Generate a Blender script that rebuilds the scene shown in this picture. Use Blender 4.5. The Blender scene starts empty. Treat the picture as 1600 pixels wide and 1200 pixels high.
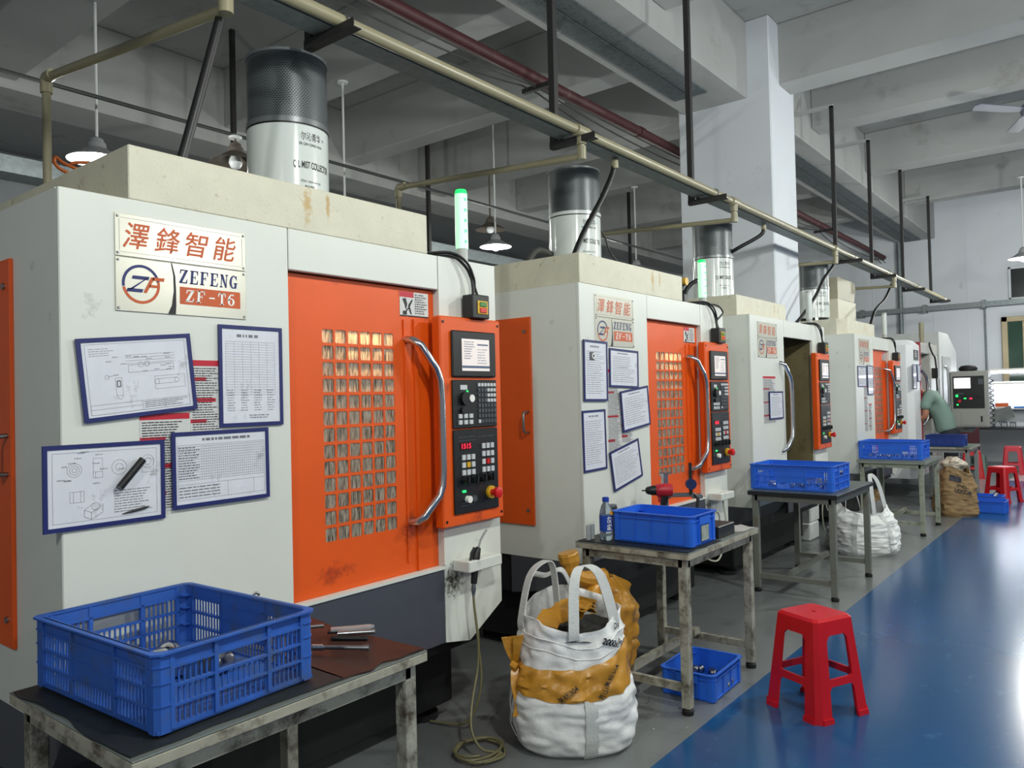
import bpy, bmesh, math, random
from mathutils import Vector, Matrix, noise
PI = math.pi
random.seed(7)
scn = bpy.context.scene
COL = scn.collection

# ------------------------------------------------------------------ camera
CAM_H = 1.45
yaw, pitch, roll = math.radians(38.467), math.radians(1.073), math.radians(-1.347)
fwd = Vector((math.cos(yaw) * math.cos(pitch), math.sin(yaw) * math.cos(pitch), math.sin(pitch)))
rgt = Vector((math.sin(yaw), -math.cos(yaw), 0))
upv = rgt.cross(fwd)
r2 = math.cos(roll) * rgt + math.sin(roll) * upv
u2 = -math.sin(roll) * rgt + math.cos(roll) * upv
cam_d = bpy.data.cameras.new('camera')
cam_d.sensor_width = 36.0
cam_d.lens = 36.0 * 1213.456 / 1600.0
cam_d.clip_start = 0.05
cam = bpy.data.objects.new('camera', cam_d)
COL.objects.link(cam)
cam.matrix_world = Matrix(((r2.x, u2.x, -fwd.x, 0), (r2.y, u2.y, -fwd.y, 0), (r2.z, u2.z, -fwd.z, CAM_H), (0, 0, 0, 1)))
scn.camera = cam

# ------------------------------------------------------------------ world, exposure, lamp strengths
world = bpy.data.worlds.new('hall_ambient_fill')  # uniform fill light added through the open sides of the hall
scn.world = world
world.use_nodes = True
WB = world.node_tree.nodes['Background']
WB.inputs[0].default_value = (0.86, 0.93, 1.0, 1)
WB.inputs[1].default_value = 0.20
scn.view_settings.view_transform = 'Standard'
scn.view_settings.look = 'None'
scn.view_settings.gamma = 1.0
scn.view_settings.use_curve_mapping = False
scn.view_settings.exposure = 0.0
AISLE_W = 138.0      # watt of one aisle pendant
BACK_W = 45.0       # watt of one pendant behind the machines
LAMP_COL = (0.97, 1.0, 0.94)


# ------------------------------------------------------------------ materials
def lin(c):
    return tuple(((x / 255.0) / 12.92 if x / 255.0 <= 0.04045 else ((x / 255.0 + 0.055) / 1.055) ** 2.4) for x in c)


MATS = {}


def mat(name, rgb, rough=0.5, metal=0.0, var=0.06, scale=5.0, bump=0.0, bscale=60.0, dirt=None, emit=None, coat=0.0, spec=0.5, stretch=None, alpha=None, trans=0.0):
    """Principled material with noise variation, optional dirt patches (rgb, amount, scale) and fine relief."""
    if name in MATS:
        return MATS[name]
    m = bpy.data.materials.new(name)
    m.use_nodes = True
    nt = m.node_tree
    b = nt.nodes['Principled BSDF']
    N, L = nt.nodes.new, nt.links.new
    c = lin(rgb)
    b.inputs['Roughness'].default_value = rough
    b.inputs['Metallic'].default_value = metal
    b.inputs['Coat Weight'].default_value = coat
    b.inputs['Specular IOR Level'].default_value = spec
    if trans:
        b.inputs['Transmission Weight'].default_value = trans
    tc = N('ShaderNodeTexCoord')
    src = tc.outputs['Object']
    if stretch:
        mp = N('ShaderNodeMapping')
        mp.inputs['Scale'].default_value = stretch
        L(src, mp.inputs[0])
        src = mp.outputs[0]
    nz = N('ShaderNodeTexNoise')
    nz.inputs['Scale'].default_value = scale
    nz.inputs['Detail'].default_value = 5
    L(src, nz.inputs['Vector'])
    mx = N('ShaderNodeMix')
    mx.data_type = 'RGBA'
    mx.inputs[6].default_value = tuple(max(0, x * (1 - 2 * var)) for x in c) + (1,)
    mx.inputs[7].default_value = tuple(min(1, x * (1 + 2 * var)) for x in c) + (1,)
    L(nz.outputs['Fac'], mx.inputs[0])
    out = mx.outputs[2]
    if dirt:
        dc, amt, ds = dirt
        n2 = N('ShaderNodeTexNoise')
        n2.inputs['Scale'].default_value = ds
        n2.inputs['Detail'].default_value = 8
        n2.inputs['Roughness'].default_value = 0.7
        L(src, n2.inputs['Vector'])
        mr = N('ShaderNodeMapRange')
        mr.inputs[1].default_value = 0.68 - amt * 0.4
        mr.inputs[2].default_value = 0.80 - amt * 0.25
        L(n2.outputs['Fac'], mr.inputs[0])
        m2 = N('ShaderNodeMix')
        m2.data_type = 'RGBA'
        m2.inputs[7].default_value = lin(dc) + (1,)
        L(mr.outputs[0], m2.inputs[0])
        L(out, m2.inputs[6])
        out = m2.outputs[2]
    L(out, b.inputs['Base Color'])
    if bump:
        n3 = N('ShaderNodeTexNoise')
        n3.inputs['Scale'].default_value = bscale
        n3.inputs['Detail'].default_value = 4
        L(src, n3.inputs['Vector'])
        bp = N('ShaderNodeBump')
        bp.inputs['Strength'].default_value = bump
        bp.inputs['Distance'].default_value = 0.01
        L(n3.outputs['Fac'], bp.inputs['Height'])
        L(bp.outputs[0], b.inputs['Normal'])
    if emit:
        b.inputs['Emission Color'].default_value = lin(emit[0]) + (1,)
        b.inputs['Emission Strength'].default_value = emit[1]
    if alpha is not None:
        b.inputs['Alpha'].default_value = alpha
    MATS[name] = m
    return m


def add_stain(m, center, radii, rgb, scale, cut=0.62):
    """Irregular stain of its own shape around a point (object space)."""
    nt = m.node_tree
    N, L = nt.nodes.new, nt.links.new
    bs = nt.nodes['Principled BSDF'].inputs['Base Color']
    src = bs.links[0].from_socket
    tc = N('ShaderNodeTexCoord')
    mp = N('ShaderNodeMapping')
    mp.vector_type = 'TEXTURE'
    mp.inputs['Location'].default_value = center
    mp.inputs['Scale'].default_value = radii
    L(tc.outputs['Object'], mp.inputs[0])
    ln_ = N('ShaderNodeVectorMath')
    ln_.operation = 'LENGTH'
    L(mp.outputs[0], ln_.inputs[0])
    nz = N('ShaderNodeTexNoise')
    nz.inputs['Scale'].default_value = scale
    nz.inputs['Detail'].default_value = 8
    nz.inputs['Roughness'].default_value = 0.75
    L(tc.outputs['Object'], nz.inputs['Vector'])
    s1 = N('ShaderNodeMath')
    s1.operation = 'MULTIPLY_ADD'
    s1.inputs[1].default_value = -0.42
    L(ln_.outputs['Value'], s1.inputs[0])
    L(nz.outputs['Fac'], s1.inputs[2])
    mr = N('ShaderNodeMapRange')
    mr.inputs[1].default_value = cut - 0.42
    mr.inputs[2].default_value = cut - 0.22
    L(s1.outputs[0], mr.inputs[0])
    mx = N('ShaderNodeMix')
    mx.data_type = 'RGBA'
    L(mr.outputs[0], mx.inputs[0])
    L(src, mx.inputs[6])
    mx.inputs[7].default_value = lin(rgb) + (1,)
    L(mx.outputs[2], bs)


# ------------------------------------------------------------------ mesh building
class G:
    """Collects vertices and faces of one part."""

    def __init__(self):
        self.v, self.f, self.uvs = [], [], {}

    def add(self, vs, fs):
        o = len(self.v)
        self.v += [Vector(p) for p in vs]
        self.f += [tuple(i + o for i in q) for q in fs]
        return self

    def box(self, x0, x1, y0, y1, z0, z1, c=0.0):
        x0, x1 = min(x0, x1), max(x0, x1)
        y0, y1 = min(y0, y1), max(y0, y1)
        z0, z1 = min(z0, z1), max(z0, z1)
        if c <= 0:
            vs = [(x, y, z) for x in (x0, x1) for y in (y0, y1) for z in (z0, z1)]
            return self.add(vs, [(0, 1, 3, 2), (4, 6, 7, 5), (0, 4, 5, 1), (2, 3, 7, 6), (0, 2, 6, 4), (1, 5, 7, 3)])
        c = min(c, (x1 - x0) / 2.01, (y1 - y0) / 2.01, (z1 - z0) / 2.01)
        vs, idx = [], {}
        lo, hi = (x0, y0, z0), (x1, y1, z1)
        for sx in (0, 1):
            for sy in (0, 1):
                for sz in (0, 1):
                    s = (sx, sy, sz)
                    for a in range(3):
                        p = []
                        for k in range(3):
                            e = hi[k] if s[k] else lo[k]
                            if k != a:
                                e += -c if s[k] else c
                            p.append(e)
                        idx[(s, a)] = len(vs)
                        vs.append(p)
        fs = []
        for a in range(3):
            b1, b2 = [k for k in range(3) if k != a]
            for sa in (0, 1):
                q = []
                for (i, j) in ((0, 0), (1, 0), (1, 1), (0, 1)):
                    s = [0, 0, 0]
                    s[a], s[b1], s[b2] = sa, i, j
                    q.append(idx[(tuple(s), a)])
                fs.append(tuple(q))
        for a in range(3):           # edges parallel to axis a
            b1, b2 = [k for k in range(3) if k != a]
            for i in (0, 1):
                for j in (0, 1):
                    s0, s1 = [0, 0, 0], [0, 0, 0]
                    s0[b1] = s1[b1] = i
                    s0[b2] = s1[b2] = j
                    s1[a] = 1
                    s0, s1 = tuple(s0), tuple(s1)
                    fs.append((idx[(s0, b1)], idx[(s1, b1)], idx[(s1, b2)], idx[(s0, b2)]))
        for sx in (0, 1):
            for sy in (0, 1):
                for sz in (0, 1):
                    fs.append(tuple(idx[((sx, sy, sz), a)] for a in range(3)))
        return self.add(vs, fs)

    def tube(self, path, r, n=8, cap=True, closed=False, flat=None):
        """Round tube along a path; flat=(rx, ry) makes an oval bar."""
        P = [Vector(p) for p in path]
        m = len(P)
        T = []
        for i in range(m):
            a = P[(i - 1) % m] if (closed or i > 0) else P[i]
            b = P[(i + 1) % m] if (closed or i < m - 1) else P[i]
            T.append((b - a).normalized())
        u = Vector((0, 0, 1)) if abs(T[0].z) < 0.9 else Vector((1, 0, 0))
        u = (u - T[0] * u.dot(T[0])).normalized()
        vs = []
        for i in range(m):
            if i:
                u = u - T[i] * u.dot(T[i])
                if u.length < 1e-6:
                    u = T[i].orthogonal()
                u.normalize()
            w = T[i].cross(u)
            ri = r[i] if isinstance(r, (list, tuple)) else r
            rx, ry = (flat if flat else (ri, ri))
            for k in range(n):
                an = 2 * PI * k / n
                vs.append(P[i] + u * (math.cos(an) * rx) + w * (math.sin(an) * ry))
        fs = []
        for i in range(m if closed else m - 1):
            j = (i + 1) % m
            for k in range(n):
                l = (k + 1) % n
                fs.append((i * n + k, i * n + l, j * n + l, j * n + k))
        if cap and not closed:
            fs.append(tuple(range(n)))
            fs.append(tuple((m - 1) * n + k for k in range(n)))
        return self.add(vs, fs)

    def cyl(self, p0, p1, r0, r1=None, n=16):
        return self.tube([p0, p1], [r0, r0 if r1 is None else r1], n)

    def lathe(self, prof, n=24, cx=0, cy=0, cap=True):
        vs = [(cx + r * math.cos(2 * PI * k / n), cy + r * math.sin(2 * PI * k / n), z) for r, z in prof for k in range(n)]
        fs = [(i * n + k, i * n + (k + 1) % n, (i + 1) * n + (k + 1) % n, (i + 1) * n + k) for i in range(len(prof) - 1) for k in range(n)]
        if cap:
            fs.append(tuple(range(n)))
            fs.append(tuple((len(prof) - 1) * n + k for k in range(n)))
        return self.add(vs, fs)

    def prism(self, poly, fn, d0, d1):
        """poly of 2D points, fn(a, b, d) -> 3D, extruded from d0 to d1."""
        n = len(poly)
        vs = [fn(a, b, d0) for a, b in poly] + [fn(a, b, d1) for a, b in poly]
        fs = [tuple(range(n)), tuple(range(n, 2 * n))] + [(i, (i + 1) % n, n + (i + 1) % n, n + i) for i in range(n)]
        return self.add(vs, fs)

    def poly(self, pts):
        return self.add(pts, [tuple(range(len(pts)))])

    def ribbon(self, path, side, t=0.003):
        """Strap: path of points, side vectors (one or per point), thickness t."""
        m = len(path)
        sd = side if isinstance(side, list) else [side] * m
        vs = []
        for i in range(m):
            p, s = Vector(path[i]), Vector(sd[i])
            a = Vector(path[max(0, i - 1)])
            b = Vector(path[min(m - 1, i + 1)])
            nn = (b - a).cross(s).normalized() * t
            vs += [p - s + nn, p + s + nn, p + s - nn, p - s - nn]
        fs = []
        for i in range(m - 1):
            for k in range(4):
                l = (k + 1) % 4
                fs.append((i * 4 + k, i * 4 + l, i * 4 + 4 + l, i * 4 + 4 + k))
        fs += [(0, 1, 2, 3), tuple((m - 1) * 4 + k for k in range(4))]
        return self.add(vs, fs)

    def xf(self, M):
        self.v = [M @ p for p in self.v]
        return self

    def mesh(self, name, material, smooth=0):
        me = bpy.data.meshes.new(name)
        bm = bmesh.new()
        bv = [bm.verts.new(p) for p in self.v]
        for q in self.f:
            try:
                bm.faces.new([bv[i] for i in q])
            except ValueError:
                pass
        bmesh.ops.recalc_face_normals(bm, faces=bm.faces)
        bm.to_mesh(me)
        bm.free()
        if material:
            me.materials.append(material)
        if smooth:
            me.shade_smooth()
            me.set_sharp_from_angle(angle=math.radians(smooth))
        return me

    def build(self, name, material, parent=None, smooth=0):
        o = bpy.data.objects.new(name, self.mesh(name, material, smooth))
        COL.objects.link(o)
        o.parent = parent
        return o


def put(name, me, parent=None, loc=(0, 0, 0), rot=(0, 0, 0)):
    o = bpy.data.objects.new(name, me)
    COL.objects.link(o)
    o.parent = parent
    o.location = loc
    o.rotation_euler = rot
    return o


def tag(o, label, cat, group=None, kind=None):
    o['label'] = label
    o['category'] = cat
    if group:
        o['group'] = group
    if kind:
        o['kind'] = kind
    return o


def thing(name, label, cat, loc=(0, 0, 0), rz=0.0, group=None):
    o = bpy.data.objects.new(name, None)
    o.empty_display_size = 0.1
    COL.objects.link(o)
    o.location = loc
    o.rotation_euler = (0, 0, rz)
    return tag(o, label, cat, group)


def struct(name, g, m, label=None, parent=None, smooth=0):
    o = g.build(name, m, parent, smooth)
    if parent is None:
        o['kind'] = 'structure'
        if label:
            o['label'] = label
    return o


# ------------------------------------------------------------------ lettering
TXT = {}


def text_mesh(body, w, h, m, shear=0.0, bold=0.0):
    """Flat lettering mesh fitted to a w x h box (lower left at origin, in the XY plane)."""
    key = (body, w, h, m.name, shear, bold)
    if key in TXT:
        return TXT[key]
    cu = bpy.data.curves.new('lettering', 'FONT')
    cu.body = body
    cu.shear = shear
    cu.offset = bold
    o = bpy.data.objects.new('lettering', cu)
    COL.objects.link(o)
    dg = bpy.context.evaluated_depsgraph_get()
    me = bpy.data.meshes.new_from_object(o.evaluated_get(dg))
    bpy.data.objects.remove(o)
    bpy.data.curves.remove(cu)
    xs = [v.co.x for v in me.vertices]
    ys = [v.co.y for v in me.vertices]
    x0, x1, y0, y1 = min(xs), max(xs), min(ys), max(ys)
    sy = (h / (y1 - y0)) if h else w / (x1 - x0)
    sx = (w / (x1 - x0)) if w else sy
    for v in me.vertices:
        v.co = ((v.co.x - x0) * sx, (v.co.y - y0) * sy, 0)
    me.materials.clear()
    me.materials.append(m)
    me.name = 'lettering'
    TXT[key] = me
    return me


FRONT = (PI / 2, 0, 0)      # XY drawing -> XZ plane facing -Y


def arc(cx, cy, rx, ry, a0, a1, n=14):
    return [(cx + rx * math.cos(math.radians(a0 + (a1 - a0) * i / n)), cy + ry * math.sin(math.radians(a0 + (a1 - a0) * i / n))) for i in range(n + 1)]


def band(o, i):
    """Quads between two equally long point lists."""
    return [[o[k], o[k + 1], i[k + 1], i[k]] for k in range(len(o) - 1)]


R4 = lambda a, b, c, d: [(a, c), (b, c), (b, d), (a, d)]
TB = [R4(0, .80, .92, 1), [(.80, 1), (.80, .68), (.74, .68), (.66, .93)]]
SERIF = {
    'Z': [R4(.05, .8, .91, 1), [(.05, 1), (.03, .68), (.09, .68), (.18, .92)], [(.52, .95), (.8, .95), (.28, .05), (0, .05)], R4(0, .78, 0, .09), [(.80, .32), (.74, .32), (.64, .08), (.78, 0)]],
    'E': [R4(.1, .34, 0, 1)] + TB + [R4(0, .8, 0, .08), [(.84, .32), (.78, .32), (.68, .07), (.8, 0)], R4(.34, .56, .47, .55), R4(.53, .58, .34, .68)],
    'F': [R4(.1, .34, 0, 1)] + TB + [R4(0, .46, 0, .08), R4(.34, .56, .47, .55), R4(.53, .58, .34, .68)],
    'N': [R4(.12, .2, 0, 1), R4(.0, .32, 0, .08), [(.0, 1), (.3, 1), (.74, .05), (.74, 0), (.62, 0)], R4(.66, .74, 0, 1), R4(.54, .86, .92, 1)],
    'G': band(arc(.42, .5, .42, .51, 50, 300), arc(.44, .5, .2, .43, 50, 300)) + [R4(.56, .78, .02, .42), R4(.48, .86, .36, .44), [(.76, 1), (.76, .66), (.70, .66), (.58, .9)]],
    'T': [R4(.3, .53, 0, 1), R4(0, .83, .92, 1), [(0, 1), (0, .66), (.06, .66), (.16, .93)], [(.83, 1), (.83, .66), (.77, .66), (.67, .93)], R4(.18, .65, 0, .08)],
    '6': band(arc(.4, .31, .38, .33, 0, 360, 24), arc(.4, .31, .15, .26, 0, 360, 24)) + band(arc(.55, .42, .53, .58, 180, 95, 8), arc(.52, .42, .27, .5, 180, 95, 8)) + [R4(.52, .68, .84, .98)],
    '-': [R4(.05, .6, .42, .54)],
}


def serif_word(g, word, x, z, w, h, y, shear=0.18):
    """Slab-serif italic capitals as flat polygons facing -Y."""
    adv = w / len(word)
    for i, ch in enumerate(word):
        for p in SERIF[ch]:
            g.poly([(x + adv * (i + (a * 0.98 + shear * b * 0.5) * 0.98), y, z + b * h) for a, b in p])


# ------------------------------------------------------------------ shared materials
WHITE = mat('machine_white_paint', (214, 216, 208), 0.38, var=0.03, scale=3, dirt=((150, 148, 134), 0.12, 5))
HOOD = mat('hood_beige_paint', (204, 200, 180), 0.55, var=0.07, scale=9, dirt=((150, 128, 96), 0.22, 22), bump=0.15, bscale=90)
WHITEC = mat('column_white_paint', (214, 216, 208), 0.38, var=0.03, scale=3, dirt=((150, 148, 134), 0.16, 5))
add_stain(WHITEC, (1.53, 0, 0.69), (0.11, 0.2, 0.12), (48, 46, 40), 55, 0.66)
add_stain(HOOD, (0.82, 0, 2.16), (0.03, 0.3, 0.11), (186, 160, 112), 30, 0.62)
add_stain(HOOD, (0.91, 0, 2.17), (0.015, 0.3, 0.09), (182, 154, 106), 30, 0.62)
ORANGE = mat('orange_paint', (222, 84, 8), 0.45, var=0.06, scale=4, dirt=((120, 36, 10), 0.14, 6))
ORANGED = mat('door_orange_paint', (222, 84, 8), 0.45, var=0.06, scale=4, dirt=((120, 36, 10), 0.14, 6))
add_stain(ORANGED, (0.95, 0.03, 0.83), (0.16, 0.3, 0.07), (168, 56, 10), 18, 0.70)
add_stain(ORANGED, (1.32, 0.03, 0.93), (0.10, 0.3, 0.14), (160, 54, 12), 22, 0.68)
SKIRT = mat('dark_grey_paint', (66, 68, 78), 0.45, var=0.05)
BLACKM = mat('black_base_paint', (17, 18, 20), 0.6, var=0.2, dirt=((50, 48, 44), 0.1, 10))
LINER = mat('interior_beige', (112, 102, 70), 0.5, var=0.2, scale=4, dirt=((70, 62, 40), 0.3, 6))
CHROME = mat('chrome', (200, 202, 205), 0.22, metal=1.0, var=0.03)
STEEL = mat('steel', (150, 152, 155), 0.35, metal=1.0, var=0.08)
BLACK = mat('black_plastic', (16, 17, 19), 0.45, var=0.1)
BLACKR = mat('black_rubber', (14, 14, 15), 0.7, var=0.2, scale=12, bump=0.2, bscale=40)
KEYW = mat('key_grey', (196, 198, 200), 0.5)
KEYD = mat('key_dark', (70, 74, 80), 0.5)
PLATE = mat('nameplate_silver', (206, 204, 190), 0.28, metal=0.35, var=0.04, scale=3)
PRINT_O = mat('print_orange', (192, 82, 30), 0.4)
PRINT_N = mat('print_navy', (24, 32, 100), 0.4)
PRINT_K = mat('print_black', (30, 30, 34), 0.6)
PRINT_G = mat('print_grey', (112, 114, 120), 0.7)
PRINT_R = mat('print_red', (186, 24, 48), 0.5)
PRINT_W = mat('print_white', (236, 234, 228), 0.5)
PAPER = mat('paper', (214, 216, 224), 0.55, var=0.05, scale=14, dirt=((168, 168, 172), 0.25, 12), coat=0.3)
NAVY = mat('sleeve_navy', (24, 34, 96), 0.45)
BLUE = mat('crate_blue', (34, 100, 212), 0.42, var=0.08, scale=6)
BLUED = mat('crate_blue_dusty', (40, 88, 172), 0.55, var=0.14, scale=7, dirt=((66, 82, 108), 0.42, 9))
RED = mat('stool_red', (196, 16, 28), 0.32, var=0.06, scale=5)
TABLE_G = mat('table_worn_paint', (158, 156, 142), 0.6, var=0.1, scale=10, dirt=((64, 54, 38), 0.58, 12), bump=0.3, bscale=50)
TABLE_E = mat('table_edge', (160, 156, 140), 0.6, var=0.15, scale=18, dirt=((66, 54, 40), 0.5, 14))
TABLE_T = mat('table_laminate', (96, 102, 98), 0.45, var=0.08, scale=8)
PVC = mat('pvc_beige', (142, 136, 110), 0.35, var=0.05, scale=3)
GALV = mat('galvanised', (128, 136, 138), 0.5, metal=0.45, var=0.18, scale=22, dirt=((84, 92, 96), 0.3, 30))
IRON = mat('angle_iron_black', (32, 31, 31), 0.6, var=0.15, scale=15)

# ================================================================== THE SETTING
PLASTER = mat('plaster_white', (166, 167, 166), 0.75, var=0.05, scale=2.2, dirt=((138, 136, 130), 0.26, 1.6), bump=0.1, bscale=14)
WALLP = mat('wall_white_paint', (214, 218, 224), 0.7, var=0.03, scale=2, dirt=((188, 190, 192), 0.12, 3))
FLOORG = mat('floor_grey_epoxy', (112, 116, 116), 0.3, var=0.12, scale=1.6, dirt=((84, 84, 80), 0.28, 5), bump=0.03, bscale=6, coat=0.2)
FLOORB = mat('floor_blue_epoxy', (16, 74, 122), 0.2, var=0.1, scale=1.2, dirt=((52, 104, 150), 0.2, 7), bump=0.05, bscale=5, coat=0.0, spec=0.4)
FLOORP = mat('floor_pale_epoxy', (176, 164, 164), 0.3, var=0.06, scale=1.5)
X0, X1, YB, YA = -6.0, 17.7, 13.0, -8.0
ZC = 5.3
EDGE = 1.504
struct('floor', G().box(X0, X1, EDGE, YB, -0.1, 0), FLOORG, 'grey epoxy floor under the row of machines')
struct('floor_aisle', G().box(X0, 14.2, YA, EDGE, -0.1, 0.0015), FLOORB, 'glossy blue epoxy floor of the aisle')
struct('floor_end', G().box(14.2, X1, YA, EDGE, -0.1, 0.001), FLOORP, 'pale floor strip before the end wall')
struct('ceiling', G().box(X0, X1, YA, YB, ZC, ZC + 0.15), PLASTER, 'grey white concrete ceiling slab')
wall_end = struct('wall_end', G().box(X1, X1 + 0.2, YA, YB, 0, ZC), WALLP, 'white painted end wall of the hall')
struct('wall_left', G().box(X0, X1, YB, YB + 0.2, 0, ZC), WALLP, 'white wall behind the machines')
for yy in (3.05, 2.45, 1.2, 0.2, 4.2):      # panel joints on the end wall
    G().box(X1 - 0.008, X1 + 0.01, yy, yy + 0.018, 0.05, 4.4).build('joint_strip', WALLP, wall_end)
girder = struct('ceiling_girder', G().box(X0, X1, 3.0, 3.72, 4.5, ZC, 0.015), PLASTER, 'long concrete girder carrying grey steel strips')
STRIP = mat('strip_galvanised', (104, 112, 114), 0.6, metal=0.3, var=0.16, scale=25, dirt=((70, 78, 82), 0.45, 26))
for (a, b) in ((X0, 7.35), (8.66, 17.6)):
    for (c, d) in ((3.24, 3.41), (3.425, 3.60)):
        G().box(a, b, c, d, 4.485, 4.5).build('steel_strip', STRIP, girder)
struct('column', G().box(7.8, 8.52, 2.763, 3.78, 0, ZC, 0.012), WALLP, 'white square concrete column between two machines')
for n, (a, b, c, d, z) in enumerate([(8.07, 8.43, YA, 3.0, 4.65), (9.88, 10.21, YA, 3.0, 4.72), (12.4, 12.76, YA, 3.0, 4.72), (15.0, 15.3, YA, 3.0, 4.72), (5.7, 6.0, YA, 3.0, 4.72), (3.3, 3.6, YA, 3.0, 4.72), (0.9, 1.2, YA, 3.0, 4.72), (2.2, 2.78, 3.72, 8.0, 4.5), (4.9, 5.2, 3.72, 8.0, 4.62), (6.6, 6.9, 3.72, 8.0, 4.62), (8.0, 8.5, 3.84, 8.0, 4.5), (10.3, 10.6, 3.72, 8.0, 4.62), (12.7, 13.0, 3.72, 8.0, 4.62), (15.1, 15.4, 3.72, 8.0, 4.62)]):
    struct('ceiling_beam', G().box(a, b, c, d, z, ZC, 0.012), PLASTER, 'concrete cross beam under the ceiling slab')
struct('ceiling_beam', G().box(X0, X1, 8.0, 8.6, 4.42, ZC, 0.012), PLASTER, 'long concrete beam far behind the machines')

# window on the end wall
BEIGEF = mat('window_frame_beige', (176, 160, 126), 0.5)
GREENG = mat('window_glass_green', (44, 70, 58), 0.12, var=0.25, scale=1.5, spec=0.6)
DARKG = mat('window_glass_dark', (40, 46, 46), 0.2, var=0.3, scale=2)
w1 = struct('window_1', G().box(X1 - 0.06, X1 + 0.02, -1.2, 1.90, 0.95, 2.80), GREENG, 'dark green window in a beige frame on the end wall')
for (a, b, c, d) in ((1.80, 1.90, 0.95, 2.80), (-1.2, -1.1, 0.95, 2.80), (0.3, 0.38, 0.95, 2.80), (-1.2, 1.9, 2.70, 2.80), (-1.2, 1.9, 0.95, 1.03), (1.5, 1.56, 1.03, 2.7)):
    G().box(X1 - 0.09, X1 - 0.02, a, b, c, d, 0.008).build('window_frame', BEIGEF, w1)
w2 = struct('window_2', G().box(X1 - 0.05, X1 + 0.02, -1.2, 1.76, 3.12, 3.75), DARKG, 'dark high window above the conduit on the end wall')
for (a, b, c, d) in ((1.72, 1.76, 3.12, 3.75), (-1.2, 1.76, 3.71, 3.75), (-1.2, 1.76, 3.12, 3.16), (0.3, 0.34, 3.12, 3.75)):
    G().box(X1 - 0.07, X1 - 0.01, a, b, c, d, 0.004).build('window_frame', WALLP, w2)

# ================================================================== PENDANT LAMPS
SHADE = mat('lamp_shade_grey', (150, 152, 154), 0.4, var=0.05)
SHADED = mat('lamp_shade_rusty', (96, 88, 80), 0.6, var=0.2, scale=20)
ENAM = mat('lamp_inner_white', (230, 230, 228), 0.4)
RODW = mat('rod_white', (220, 222, 222), 0.4)
BULB = mat('bulb_glow', (255, 255, 255), 0.4, var=0, emit=((255, 250, 240), 18.0))
BULBO = mat('bulb_off', (225, 228, 230), 0.25, var=0)


def pendant(x, y, zn, watt, label, lit=True, ztop=4.62, rusty=False):
    t = thing('pendant_lamp', label, 'lamp', (x, y, zn), 0, 'pendant lamps of the hall')
    rod = G().cyl((0, 0, 0), (0, 0, ztop - zn), 0.011, n=8).build('rod', RODW if not rusty else SHADED, t, 40)
    G().lathe([(0.05, ztop - zn - 0.015), (0.055, ztop - zn), (0.03, ztop - zn + 0.02)], 14).build('ceiling_cap', RODW, rod, 40)
    G().lathe([(0.022, 0.01), (0.045, -0.005), (0.05, -0.03), (0.062, -0.035), (0.066, -0.075), (0.05, -0.085)], 16).build('socket', SHADED if rusty else SHADE, t, 35)
    sh = G().lathe([(0.055, -0.07), (0.09, -0.09), (0.14, -0.125), (0.20, -0.155), (0.205, -0.165), (0.195, -0.162), (0.135, -0.132), (0.085, -0.098), (0.05, -0.08)], 28, cap=False)
    sh.build('shade', SHADED if rusty else SHADE, t, 50)
    G().lathe([(0.018, -0.085), (0.035, -0.10), (0.052, -0.14), (0.055, -0.165), (0.04, -0.20), (0.012, -0.212)], 16).build('bulb', BULB if lit else BULBO, t, 60)
    if lit and watt:
        ld = bpy.data.lights.new('lamp_light', 'POINT')
        ld.energy = watt
        ld.color = LAMP_COL
        ld.shadow_soft_size = 0.09
        lo = bpy.data.objects.new('lamp_light', ld)
        COL.objects.link(lo)
        lo.parent = t
        lo.location = (0, 0, -0.32)
    return t


pendant(2.62, 6.0, 3.47, BACK_W, 'lit pendant lamp above the near machine beside orange wires')
pendant(4.97, 6.0, 3.47, BACK_W, 'pendant lamp on a thin white rod hidden behind the first beige hood')
pendant(7.66, 6.3, 3.56, BACK_W, 'glaring lit pendant lamp between first and second machine', ztop=ZC)
pendant(10.4, 5.8, 3.50, BACK_W, 'small lit pendant lamp above the second beige hood')
pendant(3.62, 5.75, 3.62, 0, 'unlit rusty lamp on the conduit beside the near mist collector', False, ztop=3.675, rusty=True)
pendant(8.1, 6.75, 3.92, 0, 'unlit shallow pendant shade above the glaring lamp', False, rusty=True)
pendant(14.0, 1.19, 3.55, AISLE_W, 'lit pendant lamp before the end wall at the picture edge')
for xx, lb in ((-1.8, 'lit aisle lamp behind the camera'), (1.4, 'lit aisle lamp level with the near machine'), (4.6, 'lit aisle lamp level with the second machine'), (7.8, 'lit aisle lamp level with the white column'), (11.0, 'lit aisle lamp level with the farthest work table')):
    pendant(xx, 0.1, 3.55, AISLE_W, lb)
for xx, lb in ((0.0, 'lit lamp across the aisle from the near machine'), (4.5, 'lit lamp across the aisle from the second machine'), (9.0, 'lit lamp across the aisle from the fourth machine')):
    pendant(xx, -3.6, 3.55, AISLE_W, lb)

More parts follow.
